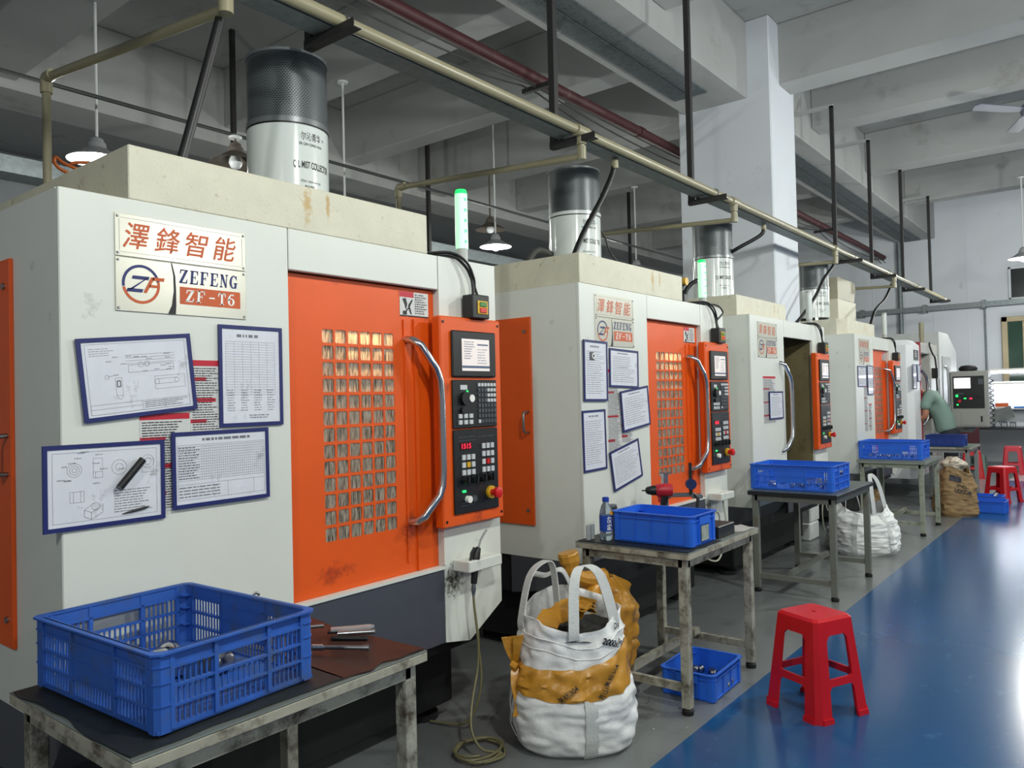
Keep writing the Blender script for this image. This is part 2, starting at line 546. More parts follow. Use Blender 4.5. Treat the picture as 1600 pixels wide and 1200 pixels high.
# ================================================================== OVERHEAD TRAY, PIPES, HANGERS
tray = thing('cable_tray', 'long galvanised cable tray hanging above the machine row', 'cable tray', (0, 2.43, 2.940))
for k, xa in enumerate((-3.0, 0.0, 3.0, 6.0, 9.0, 12.0)):
    xb = xa + 2.995 if xa < 12 else 15.3
    G().box(xa, xb, 0, 0.112, 0, 0.003).box(xa, xb, 0, 0.003, 0.003, 0.038).box(xa, xb, 0.109, 0.112, 0.003, 0.038).build('tray_section', GALV, tray)
pipe = thing('supply_pipe', 'long beige plastic air pipe running beside the cable tray', 'pipe', (0, 2.395, 2.957))
G().cyl((-3, 0, 0), (15.2, 0, 0), 0.026, n=20).build('main_pipe', PVC, pipe, 40)
for xx, ye, ze in ((1.48, 3.9, 2.99), (3.70, 3.9, 2.92), (5.88, 3.85, 2.90), (8.57, 3.85, 2.88), (11.2, 3.85, 2.88)):
    oy, oz = 2.395, 2.957
    g = G().cyl((xx - 0.06, 0, 0), (xx + 0.06, 0, 0), 0.034, n=18).cyl((xx, 0, 0), (xx, 0, -0.075), 0.028, n=14)
    g.build('tee_joint', PVC, pipe, 40)
    br = G().tube([(xx, 0, -0.05), (xx, 0, -0.115), (xx, 0.012, -0.135), (xx, 0.03, -0.14), (xx, ye - oy - 0.03, ze - oz), (xx, ye - oy, ze - oz - 0.01), (xx, ye - oy, ze - oz - 0.04), (xx, ye - oy, 2.02 - oz)], 0.0185, 14)
    b = br.build('branch_pipe', PVC, pipe, 50)
    G().cyl((xx, 0, -0.085), (xx, 0, -0.16), 0.026, n=14).build('elbow', PVC, b, 40)
    G().tube([(xx, ye - oy - 0.07, ze - oz), (xx, ye - oy - 0.006, ze - oz), (xx, ye - oy, ze - oz - 0.006), (xx, ye - oy, ze - oz - 0.07)], 0.026, 14).build('elbow', PVC, b, 40)
LABH = ['first angle iron hanger above the near mist collector', 'angle iron hanger whose rod crosses the red pipe', 'angle iron hanger before the white column', 'angle iron hanger just past the white column', 'second angle iron hanger past the white column', 'third angle iron hanger past the white column', 'last angle iron hanger before the end wall', 'angle iron hanger above the gap before the near machine']
for xx, lb in zip((1.98, 3.70, 5.51, 9.25, 10.85, 12.65, 14.7, 0.2), LABH):
    h = thing('pipe_hanger', lb, 'hanger', (xx, 2.58, 2.895), 0, 'angle iron hangers of the tray')
    G().box(-0.02, 0.02, -0.02, -0.016, 0, 1.82).box(-0.02, -0.016, -0.016, 0.02, 0, 1.82).build('rod', IRON, h)
    G().box(-0.024, -0.02, -0.29, 0.02, 0, 0.036).box(-0.02, 0.016, -0.29, 0.02, 0, 0.004).build('arm', IRON, h)
    G().box(-0.012, 0.012, -0.06, -0.045, 0.004, 0.045).build('tray_spacer', IRON, h)
    G().box(-0.02, 0.02, -0.02, 0.42, 1.80, 1.84).build('top_bracket', PLASTER, h)
    G().tube([(0.012, -0.155, 0.035), (0.012, -0.158, 0.07), (0.012, -0.172, 0.09), (0.012, -0.185, 0.094), (0.012, -0.20, 0.09), (0.012, -0.214, 0.07), (0.012, -0.216, 0.035)], 0.004, 6).build('pipe_clip', STEEL, h)

REDP = mat('fire_pipe_maroon', (74, 34, 38), 0.55, var=0.14, scale=8, dirt=((104, 88, 84), 0.22, 9))
rp = thing('fire_pipe', 'dark red pipe running under the concrete girder', 'pipe', (0, 3.95, 4.22))
G().cyl((-2, 0, 0), (17.6, 0, 0), 0.05, n=18).build('pipe_run', REDP, rp, 40)
for xx in (1.4, 5.35, 9.3, 13.3):
    G().box(xx - 0.02, xx + 0.02, -0.245, -0.20, -0.13, 0.35).box(xx - 0.02, xx + 0.02, -0.22, 0.1, -0.13, -0.09).build('pipe_bracket', IRON, rp)
for xx in (0.2, 3.3, 7.2, 11):
    G().cyl((xx, 0, 0), (xx + 0.09, 0, 0), 0.057, n=18).build('coupling', REDP, rp, 40)
WIREG = mat('wire_grey', (58, 56, 54), 0.6)
for k, (dy, dz, sag, lb) in enumerate(((-0.02, -0.07, 0.02, 'grey wire tied tight below the red pipe'), (-0.05, -0.1, 0.09, 'slack grey wire sagging below the red pipe'), (0.03, -0.085, 0.16, 'lowest slack wire hanging off the red pipe'))):
    g = G()
    pts = []
    for i in range(80):
        x = -1.5 + 19.0 * i / 79
        ph = ((x - 1.4) / 3.95) % 1.0
        pts.append((x, 3.95 + dy, 4.22 + dz - sag * 4 * ph * (1 - ph)))
    tag(g.tube(pts, 0.008, 6).build('wire', WIREG, None, 60), lb, 'wire', 'wires along the red pipe')

# rear services behind the machines
rt = thing('cable_tray', 'second cable tray hanging far behind the machines', 'cable tray', (0, 7.2, 3.42))
G().box(-3, 15, 0, 0.28, 0, 0.004).box(-3, 15, 0, 0.004, 0.004, 0.09).box(-3, 15, 0.276, 0.28, 0.004, 0.09).build('tray_section', GALV, rt)
G().box(-3, 15, 0.02, 0.09, 0.09, 0.15).build('trunking', GALV, rt)
for xx, lb in ((3.95, 'thin black drop rod beside the near mist collector'), (6.45, 'thin black drop rod beyond the first beige hood'), (11.1, 'thin black drop rod beyond the second mist collector'), (15.0, 'thin black drop rod left of the white column')):
    r = thing('drop_rod', lb, 'rod', (xx * 1.127, 7.1, 3.4), 0, 'black drop rods of the rear tray')
    G().box(-0.022, 0.022, -0.022, 0.022, 0, 1.9).build('rod', IRON, r)
    G().box(-0.02, 0.02, 0.022, 0.42, -0.03, 0.02).build('arm', IRON, r)
tag(G().tube([(-3, 5.75, 3.69), (17.6, 5.75, 3.69)], 0.016, 8).build('conduit', mat('conduit_dark', (70, 72, 72), 0.5), None, 40), 'dark conduit strung behind the near mist collector', 'conduit')
# end wall services
cw = thing('wall_conduit', 'galvanised conduit crossing the end wall below the high window', 'conduit', (17.55, 0, 3.02))
G().box(-0.05, 0.05, -1.5, 5.2, 0, 0.10).build('trunking', GALV, cw)
G().cyl((0.06, 2.16, 0.1), (0.06, 2.16, -1.6), 0.016, n=10).build('drop_pipe', GALV, cw, 40)
G().cyl((0.06, 3.66, 2.1), (0.06, 3.66, -3.0), 0.045, n=12).build('riser', GALV, cw, 40)
for yy in (4.4, 3.2, 2.17, 0.5):
    G().box(-0.07, 0.15, yy - 0.03, yy + 0.03, -0.03, 0.13).build('clip', GALV, cw)

# black drain hoses from the tray to the machines
HOSE = mat('hose_black', (20, 20, 21), 0.45)


def smooth_path(pts, n=8):
    P = [Vector(p) for p in pts]
    out = []
    for i in range(len(P) - 1):
        a, b, c, d = P[max(0, i - 1)], P[i], P[i + 1], P[min(len(P) - 1, i + 2)]
        for k in range(n):
            t = k / n
            out.append(0.5 * ((2 * b) + (c - a) * t + (2 * a - 5 * b + 4 * c - d) * t * t + (3 * b - a - 3 * c + d) * t ** 3))
    out.append(P[-1])
    return out


# loose orange wires by the near pendant lamp
WO = mat('wire_orange', (206, 104, 34), 0.5)
tag(G().tube(smooth_path([(1.85, 4.1, 2.055), (1.84, 4.1, 2.5), (1.80, 4.1, 2.62), (1.72, 4.1, 2.645), (1.63, 4.1, 2.67), (1.595, 4.1, 2.69), (1.59, 4.1, 2.66), (1.63, 4.1, 2.63), (1.76, 4.1, 2.605)]), 0.009, 6).tube(smooth_path([(1.87, 4.12, 2.055), (1.86, 4.12, 2.5), (1.82, 4.12, 2.69), (1.74, 4.12, 2.70), (1.67, 4.12, 2.68)]), 0.008, 6).build('loose_wires', WO, None, 60), 'tangle of loose orange wires beside the near pendant lamp', 'wires')

for pts, lb in (([(1.53, 2.47, 2.95), (1.50, 2.45, 2.84), (1.435, 2.45, 2.60), (1.35, 2.45, 2.30), (1.33, 2.46, 2.218)], 'black hose dropping onto the near beige hood'),
                ([(4.21, 2.48, 2.93), (4.19, 2.49, 2.84), (4.07, 2.5, 2.66), (3.86, 2.5, 2.42), (3.72, 2.5, 2.222)], 'black hose crossing the second mist collector'),
                ([(6.74, 2.48, 2.93), (6.72, 2.5, 2.84), (6.62, 2.7, 2.72), (6.7, 2.95, 2.62), (6.8, 3.1, 2.22)], 'black hose beside the third mist collector'),
                ([(8.88, 2.48, 2.93), (8.86, 2.5, 2.83), (8.50, 2.5, 2.64), (8.15, 2.5, 2.40), (7.82, 2.6, 2.12), (7.60, 2.7, 2.062)], 'black hose crossing the mist collector past the column'),
                ([(11.49, 2.48, 2.93), (11.46, 2.5, 2.84), (11.1, 2.5, 2.64), (10.6, 2.5, 2.46), (10.3, 2.5, 2.222)], 'farthest black hose dropping onto the fourth machine')):
    t = thing('drain_hose', lb, 'hose', pts[0], 0, 'black hoses between tray and machines')
    p0 = Vector(pts[0])
    G().tube([p - p0 for p in smooth_path(pts)], 0.017, 10).build('hose', HOSE, t, 60)
    G().cyl((0, 0, -0.055), (0, 0, 0.0), 0.022, n=12).build('fitting', PVC, t, 40)

# ceiling fan at the picture edge
fn_ = thing('ceiling_fan', 'dark grey ceiling fan between the beams at the picture edge', 'fan', (9.98, 0.72, 4.40))
FANM = mat('fan_grey_blue', (96, 98, 112), 0.5, var=0.1)
G().lathe([(0.03, 0.10), (0.10, 0.07), (0.12, 0.02), (0.10, -0.05), (0.03, -0.07)], 24).build('motor', FANM, fn_, 40)
G().cyl((0, 0, 0.08), (0, 0, 0.90), 0.014, n=10).build('down_rod', RODW, fn_, 40)
for k in range(3):
    a = math.radians(141 + 120 * k)
    G().prism([(0.10, -0.03), (0.25, -0.06), (0.70, -0.075), (0.74, 0.0), (0.70, 0.05), (0.25, 0.05), (0.10, 0.03)], lambda p, q, d: (p, q, d + q * 0.2), 0.0, 0.008).xf(Matrix.Rotation(a, 4, 'Z')).build('blade', FANM, fn_)

# ================================================================== MACHINES
FY = 2.26      # front plane of the machine row
PANE = None


def pane_material():
    m = bpy.data.materials.new('window_pane_streaked')
    m.use_nodes = True
    nt = m.node_tree
    N, L = nt.nodes.new, nt.links.new
    b = nt.nodes['Principled BSDF']
    tc = N('ShaderNodeTexCoord')
    oi = N('ShaderNodeObjectInfo')
    add = N('ShaderNodeVectorMath')
    sc = N('ShaderNodeVectorMath')
    sc.operation = 'SCALE'
    L(oi.outputs['Location'], sc.inputs[0])
    sc.inputs['Scale'].default_value = 3.0
    L(tc.outputs['Object'], add.inputs[0])
    L(sc.outputs[0], add.inputs[1])
    mp = N('ShaderNodeMapping')
    mp.inputs['Scale'].default_value = (210, 210, 26)
    L(add.outputs[0], mp.inputs[0])
    nz = N('ShaderNodeTexNoise')
    nz.inputs['Scale'].default_value = 1.0
    nz.inputs['Detail'].default_value = 4
    L(mp.outputs[0], nz.inputs['Vector'])
    cr = N('ShaderNodeValToRGB')
    cr.color_ramp.elements[0].position = 0.30
    cr.color_ramp.elements[0].color = lin((84, 74, 62)) + (1,)
    cr.color_ramp.elements[1].position = 0.62
    cr.color_ramp.elements[1].color = lin((226, 218, 200)) + (1,)
    L(nz.outputs['Fac'], cr.inputs[0])
    L(cr.outputs[0], b.inputs['Base Color'])
    b.inputs['Roughness'].default_value = 0.3
    tr = N('ShaderNodeBsdfTranslucent')
    L(cr.outputs[0], tr.inputs['Color'])
    mx = N('ShaderNodeMixShader')
    mx.inputs[0].default_value = 0.6
    L(b.outputs[0], mx.inputs[1])
    L(tr.outputs[0], mx.inputs[2])
    L(mx.outputs[0], nt.nodes['Material Output'].inputs['Surface'])
    return m


PANE = pane_material()
SCREEN = mat('screen_lit', (214, 204, 200), 0.3, var=0.02, emit=((214, 204, 200), 0.45))
SCREEND = mat('screen_bar', (70, 84, 110), 0.4, emit=((70, 84, 110), 0.3))
LEDR = mat('led_red', (255, 30, 50), 0.4, var=0, emit=((255, 30, 60), 3.0))
LEDG = mat('led_green', (40, 255, 110), 0.4, var=0, emit=((30, 255, 100), 2.2))
ESTOP = mat('estop_red', (204, 28, 28), 0.35)
YELLOW = mat('yellow_plastic', (206, 160, 30), 0.45)
LAMPG = mat('signal_green_lens', (214, 240, 222), 0.25, var=0, emit=((170, 255, 200), 0.55))
LAMPC = mat('signal_green_cap', (40, 220, 100), 0.3, var=0, emit=((20, 235, 90), 1.6))
LAMPOFF = mat('signal_clear_lens', (206, 212, 210), 0.2, var=0)
GREYP = mat('grey_post', (176, 178, 176), 0.4)
LABELW = mat('label_white', (206, 206, 204), 0.45)
COILH = mat('hose_clear_yellow', (128, 122, 88), 0.3, var=0.1)
CABLE = mat('cable_black', (18, 18, 19), 0.5)


def cell(g, u0, u1, v0, v1, a0, a1, b0, b1, y0, y1, r):
    """Frame face between an outer rectangle and a rounded opening, with the opening's reveal."""
    out = [(u0, v0), (u1, v0), (u1, v1), (u0, v1)]
    inn = []
    for (cx, cy, st) in ((a0 + r, b0 + r, 180), (a1 - r, b0 + r, 270), (a1 - r, b1 - r, 0), (a0 + r, b1 - r, 90)):
        inn.append([(cx + r * math.cos(math.radians(st + 45 * k)), cy + r * math.sin(math.radians(st + 45 * k))) for k in range(3)])
    P = lambda q, y: (q[0], y, q[1])
    for i in range(4):
        j = (i + 1) % 4
        g.poly([P(out[i], y0), P(out[j], y0), P(inn[j][0], y0), P(inn[i][2], y0)])
        for k in range(2):
            g.poly([P(out[i], y0), P(inn[i][k + 1], y0), P(inn[i][k], y0)])
            g.poly([P(inn[i][k], y0), P(inn[i][k + 1], y0), P(inn[i][k + 1], y1), P(inn[i][k], y1)])
        g.poly([P(inn[i][2], y0), P(inn[j][0], y0), P(inn[j][0], y1), P(inn[i][2], y1)])


def text_lines(g, x0, x1, z0, z1, n, y, seed=0, hh=0.45, jag=0.3, gap=0.08):
    """Rows of small word bars standing in for unreadably small print."""
    rnd = random.Random(seed)
    dz = (z1 - z0) / n
    for i in range(n):
        z = z1 - (i + 0.5) * dz
        xe = x1 - rnd.random() * jag * (x1 - x0)
        x = x0
        while x < xe:
            w = min((0.03 + rnd.random() * 0.12) * (x1 - x0), xe - x)
            g.poly([(x, y, z - dz * hh / 2), (x + w, y, z - dz * hh / 2), (x + w, y, z + dz * hh / 2), (x, y, z + dz * hh / 2)])
            x += w + gap * dz * 4


def nameplate(root, logo=True):
    for (z0, z1, nm) in ((1.887, 2.011, 'nameplate'), (1.728, 1.885, 'nameplate')):
        p = G().box(0.148, 0.567, -0.004, 0, z0, z1, 0.0015).build(nm, PLATE, root)
        g = G()
        for (sx, sz) in ((0.156, z0 + 0.009), (0.559, z0 + 0.009), (0.156, z1 - 0.009), (0.559, z1 - 0.009)):
            g.cyl((sx, -0.004, sz), (sx, -0.008, sz), 0.0045, 0.003, 8)
        g.build('rivet', STEEL, p, 30)
        if z0 > 1.8:
            b = G()
            for (a, c, d, e) in ((0.163, 0.552, z0 + 0.0120, z0 + 0.0128), (0.163, 0.552, z1 - 0.0128, z1 - 0.012), (0.160, 0.1608, z0 + 0.016, z1 - 0.016), (0.5542, 0.555, z0 + 0.016, z1 - 0.016)):
                b.box(a, c, -0.0045, -0.004, d, e)
            b.build('border_line', PRINT_G, p)
            for k, ch in enumerate('澤鋒智能'):
                put('lettering', text_mesh(ch, 0.080, 0.076, PRINT_O, 0.22, 0.008), p, (0.170 + 0.094 * k, -0.0048, z0 + 0.0245), FRONT)
        else:
            y = -0.0048
            cx, cz, r = 0.222, 1.810, 0.056
            g = G()
            for q in band(arc(cx, cz, r, r * 1.02, 12, 190, 24), arc(cx, cz, r - 0.008, r - 0.007, 12, 190, 24)):
                g.poly([(a, y, b) for a, b in q])
            for q in ([(0.198, 1.834), (0.247, 1.834), (0.243, 1.824), (0.194, 1.824)], [(0.233, 1.826), (0.247, 1.834), (0.198, 1.795), (0.180, 1.789)], [(0.178, 1.786), (0.224, 1.786), (0.228, 1.796), (0.182, 1.796)]):
                g.poly([(a, y - 0.0004, b) for a, b in q])
            g.build('logo_blue', PRINT_N, p)
            g = G()
            for q in band(arc(cx, cz, r, r * 1.02, 192, 372, 24), arc(cx, cz, r - 0.008, r - 0.007, 192, 372, 24)):
                g.poly([(a, y, b) for a, b in q])
            for q in ([(0.228, 1.786), (0.238, 1.786), (0.262, 1.832), (0.252, 1.834)], [(0.256, 1.824), (0.290, 1.824), (0.292, 1.834), (0.256, 1.834)], [(0.244, 1.803), (0.272, 1.803), (0.274, 1.811), (0.248, 1.811)]):
                g.poly([(a, y - 0.0006, b) for a, b in q])
            g.build('logo_red', PRINT_O, p)
            o = [(0.313, 1.884), (0.320, 1.845), (0.321, 1.80), (0.314, 1.755), (0.302, 1.729)]
            i2 = [(0.316, 1.884), (0.326, 1.845), (0.328, 1.80), (0.328, 1.755), (0.326, 1.729)]
            g = G()
            for q in band(o, i2):
                g.poly([(a, y, b) for a, b in q])
            g.build('divider', PRINT_K, p)
            g = G()
            serif_word(g, 'ZEFENG', 0.338, 1.826, 0.202, 0.042, y)
            g.build('lettering', PRINT_N, p)
            G().poly([(0.340, y, 1.762), (0.545, y, 1.762), (0.545, y, 1.815), (0.340, y, 1.815)]).build('badge', PRINT_O, p)
            g = G()
            serif_word(g, 'ZF', 0.357, 1.770, 0.070, 0.037, y - 0.0006)
            serif_word(g, '-', 0.434, 1.770, 0.036, 0.037, y - 0.0006, 0)
            serif_word(g, 'T6', 0.466, 1.770, 0.066, 0.037, y - 0.0006, 0.05)
            g.build('badge_lettering', PRINT_W, p)


def make_control_panel(root, detail=True, estop=True):
    cp = G().box(1.43, 1.82, -0.05, 0, 0.922, 1.80, 0.006).build('control_panel', ORANGE, root)
    bz = G().box(1.49, 1.772, -0.064, -0.05, 1.546, 1.742, 0.005)
    bz.build('monitor', BLACK, cp)
    G().box(1.546, 1.724, -0.0655, -0.064, 1.572, 1.708).build('screen', SCREEN, cp)
    g = G().box(1.546, 1.724, -0.0662, -0.0655, 1.584, 1.594).box(1.645, 1.715, -0.0662, -0.0655, 1.682, 1.688)
    text_lines(g, 1.56, 1.63, 1.62, 1.70, 8, -0.0664, 3, 0.35, 0.5)
    text_lines(g, 1.645, 1.715, 1.60, 1.67, 6, -0.0664, 4, 0.25, 0.4)
    g.build('screen_graphics', SCREEND, cp)
    G().box(1.49, 1.775, -0.060, -0.05, 1.330, 1.534, 0.003).build('keyboard_panel', BLACK, cp)
    G().box(1.49, 1.775, -0.060, -0.05, 0.972, 1.324, 0.003).build('operator_panel', BLACK, cp)
    k1, k2 = G(), G()
    for r in range(8):                      # letter keys at the side of the keyboard
        for c in range(6):
            x, z = 1.648 + c * 0.0205, 1.506 - r * 0.0225
            lit = (c >= 3 and 1 <= r <= 3) or (r == 0) or (r == 7 and c == 0)
            (k1 if lit else k2).box(x, x + 0.014, -0.064, -0.06, z, z + 0.014)
    for r in range(2):
        for c in range(3):
            x, z = 1.52 + c * 0.034, 1.372 - r * 0.026
            k1.box(x, x + 0.020, -0.066, -0.06, z, z + 0.018)
    k1.box(1.535, 1.578, -0.062, -0.06, 1.492, 1.512)
    for r in range(3):
        for c in range(3):
            x, z = 1.536 + c * 0.03, 1.196 - r * 0.032
            if not (r == 1 and c == 1):
                k1.box(x, x + 0.019, -0.066, -0.06, z, z + 0.022)
    for r in range(4):
        for c in range(3):
            x, z = 1.665 + c * 0.029, 1.238 - r * 0.034
            if not (r == 2 and c == 1):
                k1.box(x, x + 0.018, -0.066, -0.06, z, z + 0.022)
    k1.build('light_keys', KEYW, cp)['kind'] = 'stuff'
    k2.build('dark_keys', KEYD, cp)['kind'] = 'stuff'
    G().box(1.566, 1.585, -0.066, -0.06, 1.164, 1.186).build('amber_key', YELLOW, cp)
    G().box(1.694, 1.712, -0.066, -0.06, 1.170, 1.192).build('red_key', ESTOP, cp)
    if detail:
        G().box(1.528, 1.598, -0.062, -0.06, 1.240, 1.268).build('counter_window', mat('counter_dark_red', (70, 6, 12), 0.3), cp)
        put('counter_digits', text_mesh('15', 0.024, 0.02, LEDR), cp, (1.536, -0.0625, 1.244), FRONT)
        put('counter_digits', text_mesh('15', 0.024, 0.02, LEDR), cp, (1.569, -0.0625, 1.244), FRONT)
    G().cyl((1.56, -0.06, 1.455), (1.56, -0.075, 1.455), 0.028, n=18).cyl((1.545, -0.06, 1.405), (1.545, -0.072, 1.405), 0.013, n=12).build('selector_knob', BLACK, cp, 40)
    G().cyl((1.592, -0.06, 1.455), (1.592, -0.078, 1.455), 0.016, n=16).build('white_button', PRINT_W, cp, 40)
    G().box(1.575, 1.582, -0.0635, -0.06, 1.480, 1.489).box(1.536, 1.555, -0.0635, -0.06, 1.060, 1.069).build('green_light', LEDG, cp)
    for kx in (1.546, 1.603, 1.655, 1.710):
        kb = G().cyl((kx, -0.06, 1.115), (kx, -0.085, 1.115), 0.020, 0.016, 16)
        kb.box(kx - 0.004, kx + 0.004, -0.092, -0.085, 1.098, 1.132)
        kb.build('dial', BLACK, cp, 40)
    g = G()
    for kx in (1.546, 1.603, 1.655, 1.710):
        for a in range(-4, 5):
            an = math.radians(90 + a * 30)
            x, z = kx + 0.025 * math.cos(an), 1.115 + 0.025 * math.sin(an)
            g.box(x - 0.0015, x + 0.0015, -0.0608, -0.06, z - 0.0015, z + 0.0015)
    text_lines(g, 1.52, 1.63, 1.27, 1.30, 2, -0.0608, 8, 0.3, 0.1)
    text_lines(g, 1.65, 1.76, 1.28, 1.30, 1, -0.0608, 9, 0.3, 0.1)
    text_lines(g, 1.53, 1.62, 1.0, 1.02, 2, -0.0608, 5, 0.4, 0.2)
    g.build('panel_markings', KEYD, cp)['kind'] = 'stuff'
    G().cyl((1.565, -0.06, 1.030), (1.565, -0.078, 1.030), 0.015, n=16).build('white_button', PRINT_W, cp, 40)
    G().cyl((1.600, -0.06, 1.030), (1.600, -0.074, 1.030), 0.014, n=16).build('black_button', KEYD, cp, 40)
    if estop:
        ring = G().cyl((1.715, -0.06, 1.045), (1.715, -0.072, 1.045), 0.028, n=20).build('emergency_stop', YELLOW, cp, 40)
        G().tube([(1.715, -0.072, 1.045), (1.715, -0.092, 1.045), (1.715, -0.096, 1.045), (1.715, -0.112, 1.045), (1.715, -0.116, 1.045)], [0.014, 0.015, 0.023, 0.023, 0.014], 18).build('stop_button', ESTOP, ring, 50)
    for (sx, sz) in ((1.448, 1.775), (1.802, 1.775), (1.448, 0.948), (1.802, 0.948)):
        G().cyl((sx, -0.050, sz), (sx, -0.053, sz), 0.006, n=8).build('screw', BLACK, cp)
    return cp


def make_machine(label, x0, hood, side_door=True, door=True, lamp='green', lit=True, posters=(), loop=False, gun_bracket=True, chamfer_hood=False, detail=True):
    t = thing('machining_center', label, 'machine', (x0, FY, 0), 0, 'white and orange machining centres in a row')
    D = 1.95
    G().box(0, 0.735, 0, 0.02, 0.57, 2.057, 0.003).build('front_panel', WHITE, t)
    G().box(0, 0.02, 0.02, D, 0.57, 2.057).build('side_panel', WHITE, t)
    G().box(0.738, 1.477, 0, 0.028, 1.914, 2.057, 0.003).build('header_panel', WHITE, t)
    cc = G().prism([(1.48, 2.057), (1.85, 2.057), (1.85, 0.535), (1.63, 0.412), (1.482, 0.44)], lambda a, b, d: (a, d, b), 0, 0.02)
    G().box(1.48, 1.5, 0.021, 0.32, 0.6, 2.04).build('door_jamb', WHITE if door else LINER, t)
    cc.box(1.83, 1.85, 0.02, D, 0.6, 2.05)
    cc.build('control_column', WHITEC, t)
    G().box(0.735, 1.478, -0.004, 0.03, 0.745, 0.757).build('door_sill', WHITE, t)
    G().prism([(0.735, 0.745), (1.479, 0.745), (1.479, 0.44), (0.735, 0.44)], lambda a, b, d: (a, d, b), 0.002, 0.03).build('skirt', SKIRT, t)
    G().prism([(0.0, 0.57), (0.12, 0.42), (0.5, 0.36), (0.5, 0.57)], lambda a, b, d: (d, a, b), 0.0, 0.735).build('lower_valance', mat('valance_grey_paint', (72, 74, 80), 0.45), t)
    G().box(0.02, 1.83, 0.10, D - 0.05, 0.36, 0.585).build('chip_tray', BLACKM, t)
    G().box(0.10, 1.75, 0.22, D - 0.1, 0.07, 0.36, 0.01).build('base', BLACKM, t)
    for fx in (0.2, 1.65):
        for fyy in (0.32, 1.7):
            G().lathe([(0.07, 0.0), (0.07, 0.03), (0.03, 0.04), (0.03, 0.08)], 14, fx, fyy).build('levelling_foot', BLACKM, t, 40)
    G().box(0.02, 1.83, 0.028, D, 2.045, 2.056).build('roof', HOOD, t)
    G().box(0.02, 1.83, 1.22, D, 0.585, 2.045).build('rear_body', WHITE, t)
    li = G().box(0.66, 0.68, 0.10, 1.2, 0.60, 2.04).box(1.505, 1.52, 0.05, 1.2, 0.60, 2.04).box(0.68, 1.505, 1.18, 1.2, 0.60, 2.04).box(0.68, 1.505, 0.04, 1.2, 0.60, 0.62).box(0.68, 1.505, 0.06, 1.18, 1.98, 2.0).box(0.68, 1.505, 0.056, 0.07, 1.84 if door else 1.93, 1.98)  # last box: unseen strip added behind the door top to block leaking work light
    if not door:
        li.box(1.30, 1.34, 0.5, 0.6, 0.62, 1.98).box(1.42, 1.47, 0.3, 0.4, 0.62, 1.98)
    li.build('liner_and_light_stop', LINER, t)
    if not door:
        G().box(0.85, 1.2, 0.85, 1.15, 1.35, 1.95, 0.02).cyl((1.02, 1.0, 1.36), (1.02, 1.0, 1.2), 0.07, 0.05).build('spindle_head', STEEL, t, 30)
        G().box(0.75, 1.45, 0.4, 1.1, 0.85, 0.95).build('work_table', STEEL, t)
    if lit:
        ld = bpy.data.lights.new('work_light', 'POINT')
        ld.energy = 22.0
        ld.color = (1.0, 0.74, 0.42)
        ld.shadow_soft_size = 0.03
        lo = bpy.data.objects.new('work_light', ld)
        COL.objects.link(lo)
        lo.parent = t
        lo.location = (1.10, 0.17, 1.80)
        G().cyl((0.95, 0.17, 1.85), (1.25, 0.17, 1.85), 0.02, n=12).build('work_lamp', PRINT_W, t, 40)
    # hood on the roof
    hx0, hx1, hy0 = hood
    if chamfer_hood:
        hg = G().prism([(hx0, hy0 + 0.3), (hx0 + 0.0, hy0 + 0.08), (hx0 + 0.12, hy0), (hx1, hy0), (hx1, 1.7), (hx0, 1.7)], lambda a, b, d: (a, b, d), 2.057, 2.225)
    else:
        hg = G().box(hx0, hx1, hy0, 1.7, 2.057, 2.218, 0.003)
    hg.build('hood', HOOD, t)
    # side door
    if side_door:
        sd = G().box(-0.012, 0, 0.32, 1.55, 0.748, 1.90, 0.002).build('side_door', ORANGE, t)
        G().tube([(-0.012, 0.345, 1.375), (-0.05, 0.345, 1.372), (-0.058, 0.345, 1.36), (-0.058, 0.345, 1.275), (-0.05, 0.345, 1.263), (-0.012, 0.345, 1.26)], 0.007, 8).build('handle', STEEL, sd, 50)
        for sz in (0.83, 1.82):
            G().cyl((-0.012, 0.36, sz), (-0.018, 0.36, sz), 0.010, n=10).build('bolt', STEEL, sd, 40)
    # sliding front door with its grid of panes
    dx = 0.0 if door else -0.70
    g = G()
    if door:
        GX0, GX1, GZ0, GZ1 = 0.893, 1.252, 0.939, 1.725
        y0, y1 = 0.032, 0.052
        for (a, b, c, d) in ((0.738, GX0, 0.757, 1.911), (GX1, 1.478, 0.757, 1.911), (GX0, GX1, 0.757, GZ0), (GX0, GX1, GZ1, 1.911)):
            g.box(a, b, y0, y1, c, d)
        NC, NR = 6, 13
        pw, ph = (GX1 - GX0) / NC, (GZ1 - GZ0) / NR
        for r in range(NR):
            for c in range(NC):
                u, v = GX0 + c * pw, GZ0 + r * ph
                cell(g, u, u + pw, v, v + ph, u + 0.0045, u + pw - 0.0045, v + 0.0055, v + ph - 0.0055, y0, y1, 0.007)
        g.box(1.30, 1.312, 0.026, 0.032, 0.80, 1.78).box(1.355, 1.375, 0.024, 0.032, 0.76, 1.785)
        dr = g.build('door', ORANGED, t)
        pm = G().box(-pw / 2 + 0.003, pw / 2 - 0.003, 0, 0.004, -ph / 2 + 0.003, ph / 2 - 0.003).mesh('pane', PANE)
        for r in range(NR):
            for c in range(NC):
                put('pane', pm, dr, (GX0 + (c + 0.5) * pw, 0.0345, GZ0 + (r + 0.5) * ph))
        wl = G().box(1.285, 1.446, 0.0295, 0.032, 1.795, 1.895).build('warning_label', LABELW, dr)
        G().box(1.285, 1.362, 0.0288, 0.0295, 1.872, 1.895).build('red_band', PRINT_R, wl)
        g = G()
        text_lines(g, 1.368, 1.44, 1.805, 1.89, 9, 0.0288, 2, 0.45)
